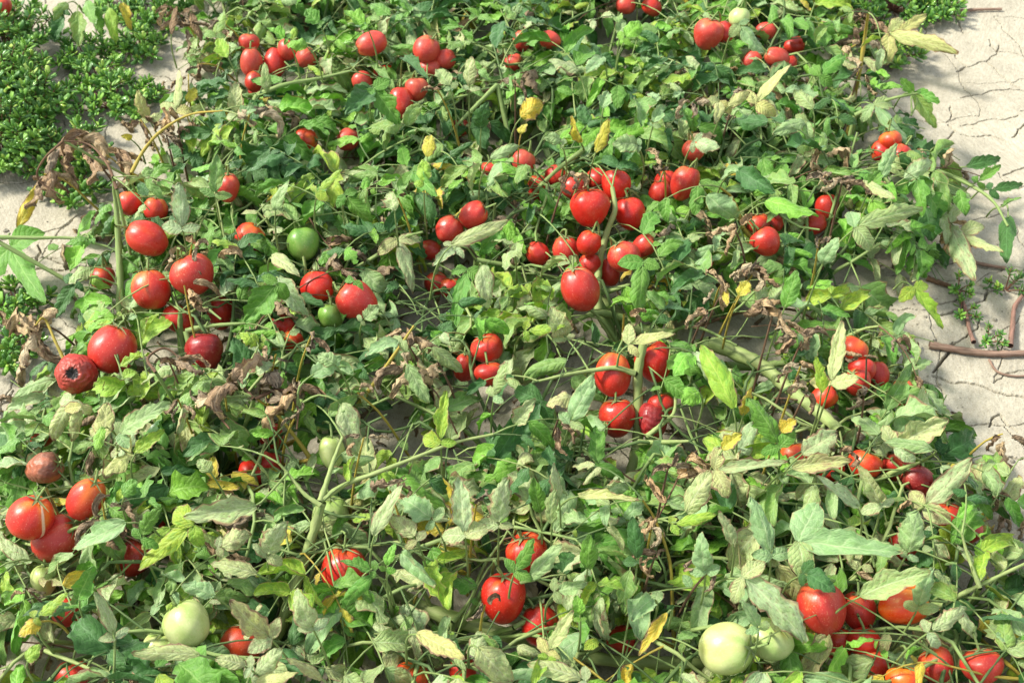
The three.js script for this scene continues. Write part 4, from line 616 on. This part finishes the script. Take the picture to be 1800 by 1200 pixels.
stick('dry_stick', 'thick broken dry stick under the purslane patch', 'stick', SM.wood, 6, [[1380, 50], [1412, 36], [1440, 22]], .01);
stick('dry_stick', 'short dark stick beside the long soil crack', 'stick', SM.wood, 3.5, [[1700, 462], [1740, 470], [1768, 474]], .004);
stick('dry_twig', 'dark crumbled twig at the foot of the drooping leaves', 'twig', SM.brown, 5, [[1628, 495], [1650, 503], [1672, 510]], .005);
{ // drip hose under the bed
  const P = [[955, 1260], [955, 1050], [953, 860], [956, 812]].map(([x, y]) => { const p = at(x, y, 0); p.y = groundY(p.x, p.z) + .007; return p; }), o = P[0].clone();
  const m = mesh('drip_hose', tube(P.map((p) => p.clone().sub(o)), .0075, .0075, 60, 8), new THREE.MeshStandardMaterial({ color: new THREE.Color().setRGB(.012, .012, .014), roughness: .5, name: 'black_plastic' }), scene); m.position.copy(o); tag(m, 'black plastic drip hose on the soil under the tomato plants', 'hose');
}
{ // crumbs and clods on the open soil
  const g0 = [0, 1, 2].map((k) => { const g = new THREE.IcosahedronGeometry(1, 1), P = g.attributes.position; for (let i = 0; i < P.count; i++) { const x = P.getX(i), y = P.getY(i), z = P.getZ(i), f = 1 + .5 * n3(x * 1.3 + k * 7, y * 1.3, z * 1.3); P.setXYZ(i, x * f, y * f * .7, z * f); } g.computeVertexNormals(); return g; }), gs = [];
  for (let i = 0; i < 1500; i++) {
    const x = rr(-60, 1860), y = rr(-60, 1000); if (x > along(EDGE_L, y) + 20 && x < along(EDGE_R, y) - 20 && !inGap(x, y)) continue; if (n3(x * .012, y * .012, 44) < rr(-.3, .5)) continue;
    const p = at(x, y, 0); p.y = groundY(p.x, p.z) + .0004; const r = .0009 * Math.pow(rnd(), -.45); if (r > .006) continue;
    gs.push(pick(g0).clone().applyMatrix4(new THREE.Matrix4().compose(p, new THREE.Quaternion().setFromEuler(new THREE.Euler(0, rr(0, 6), 0)), V(r, r, r))));
  }
  const G = mergeGeometries(gs); G.setAttribute('color', new THREE.BufferAttribute(new Float32Array(G.attributes.position.count * 3).fill(1), 3));
  tag(mesh('soil_crumbs', G, soilMat, scene), 'small soil crumbs and clods scattered on the dry crust', 'soil crumbs', null, 'stuff');
}
{ // dead bits on the soil: fallen scraps too small to count
  const gs = { brown: [], tan: [] };
  for (let i = 0; i < 900; i++) {
    const x = rr(-50, 1850), y = rr(-50, 1250); if (x < along(EDGE_L, y) - 60 || x > along(EDGE_R, y) + 40 * rnd()) continue;
    const p = at(x, y, 0); p.y = groundY(p.x, p.z) + .004; const L = rr(.012, .045);
    gs[rnd() < .6 ? 'brown' : 'tan'].push(pick(LG.dry).clone().applyMatrix4(new THREE.Matrix4().compose(p, frame(V(rr(-1, 1), rr(0, .2), rr(-1, 1)), V(rr(-.5, .5), 1, rr(-.5, .5))), V(L, L, L))));
  }
  const m = mesh('leaf_litter', mergeGeometries([mergeGeometries(gs.brown), mergeGeometries(gs.tan)], true), [LM.brown[0], LM.tan[0]], scene);
  tag(m, 'brown crumbled leaf litter scattered on the soil under the plants', 'litter', null, 'stuff');
}
let lf = 0, nr = 0; for (const p of PLANTS) { lf += p.leaflets; nr += p.rest.length; }
console.log('leaflets', lf, 'rest', nr, PLANTS.map((p) => p.leaflets).join(' '), 'tomatoes', TOMS.length);

renderer.render(scene, camera);
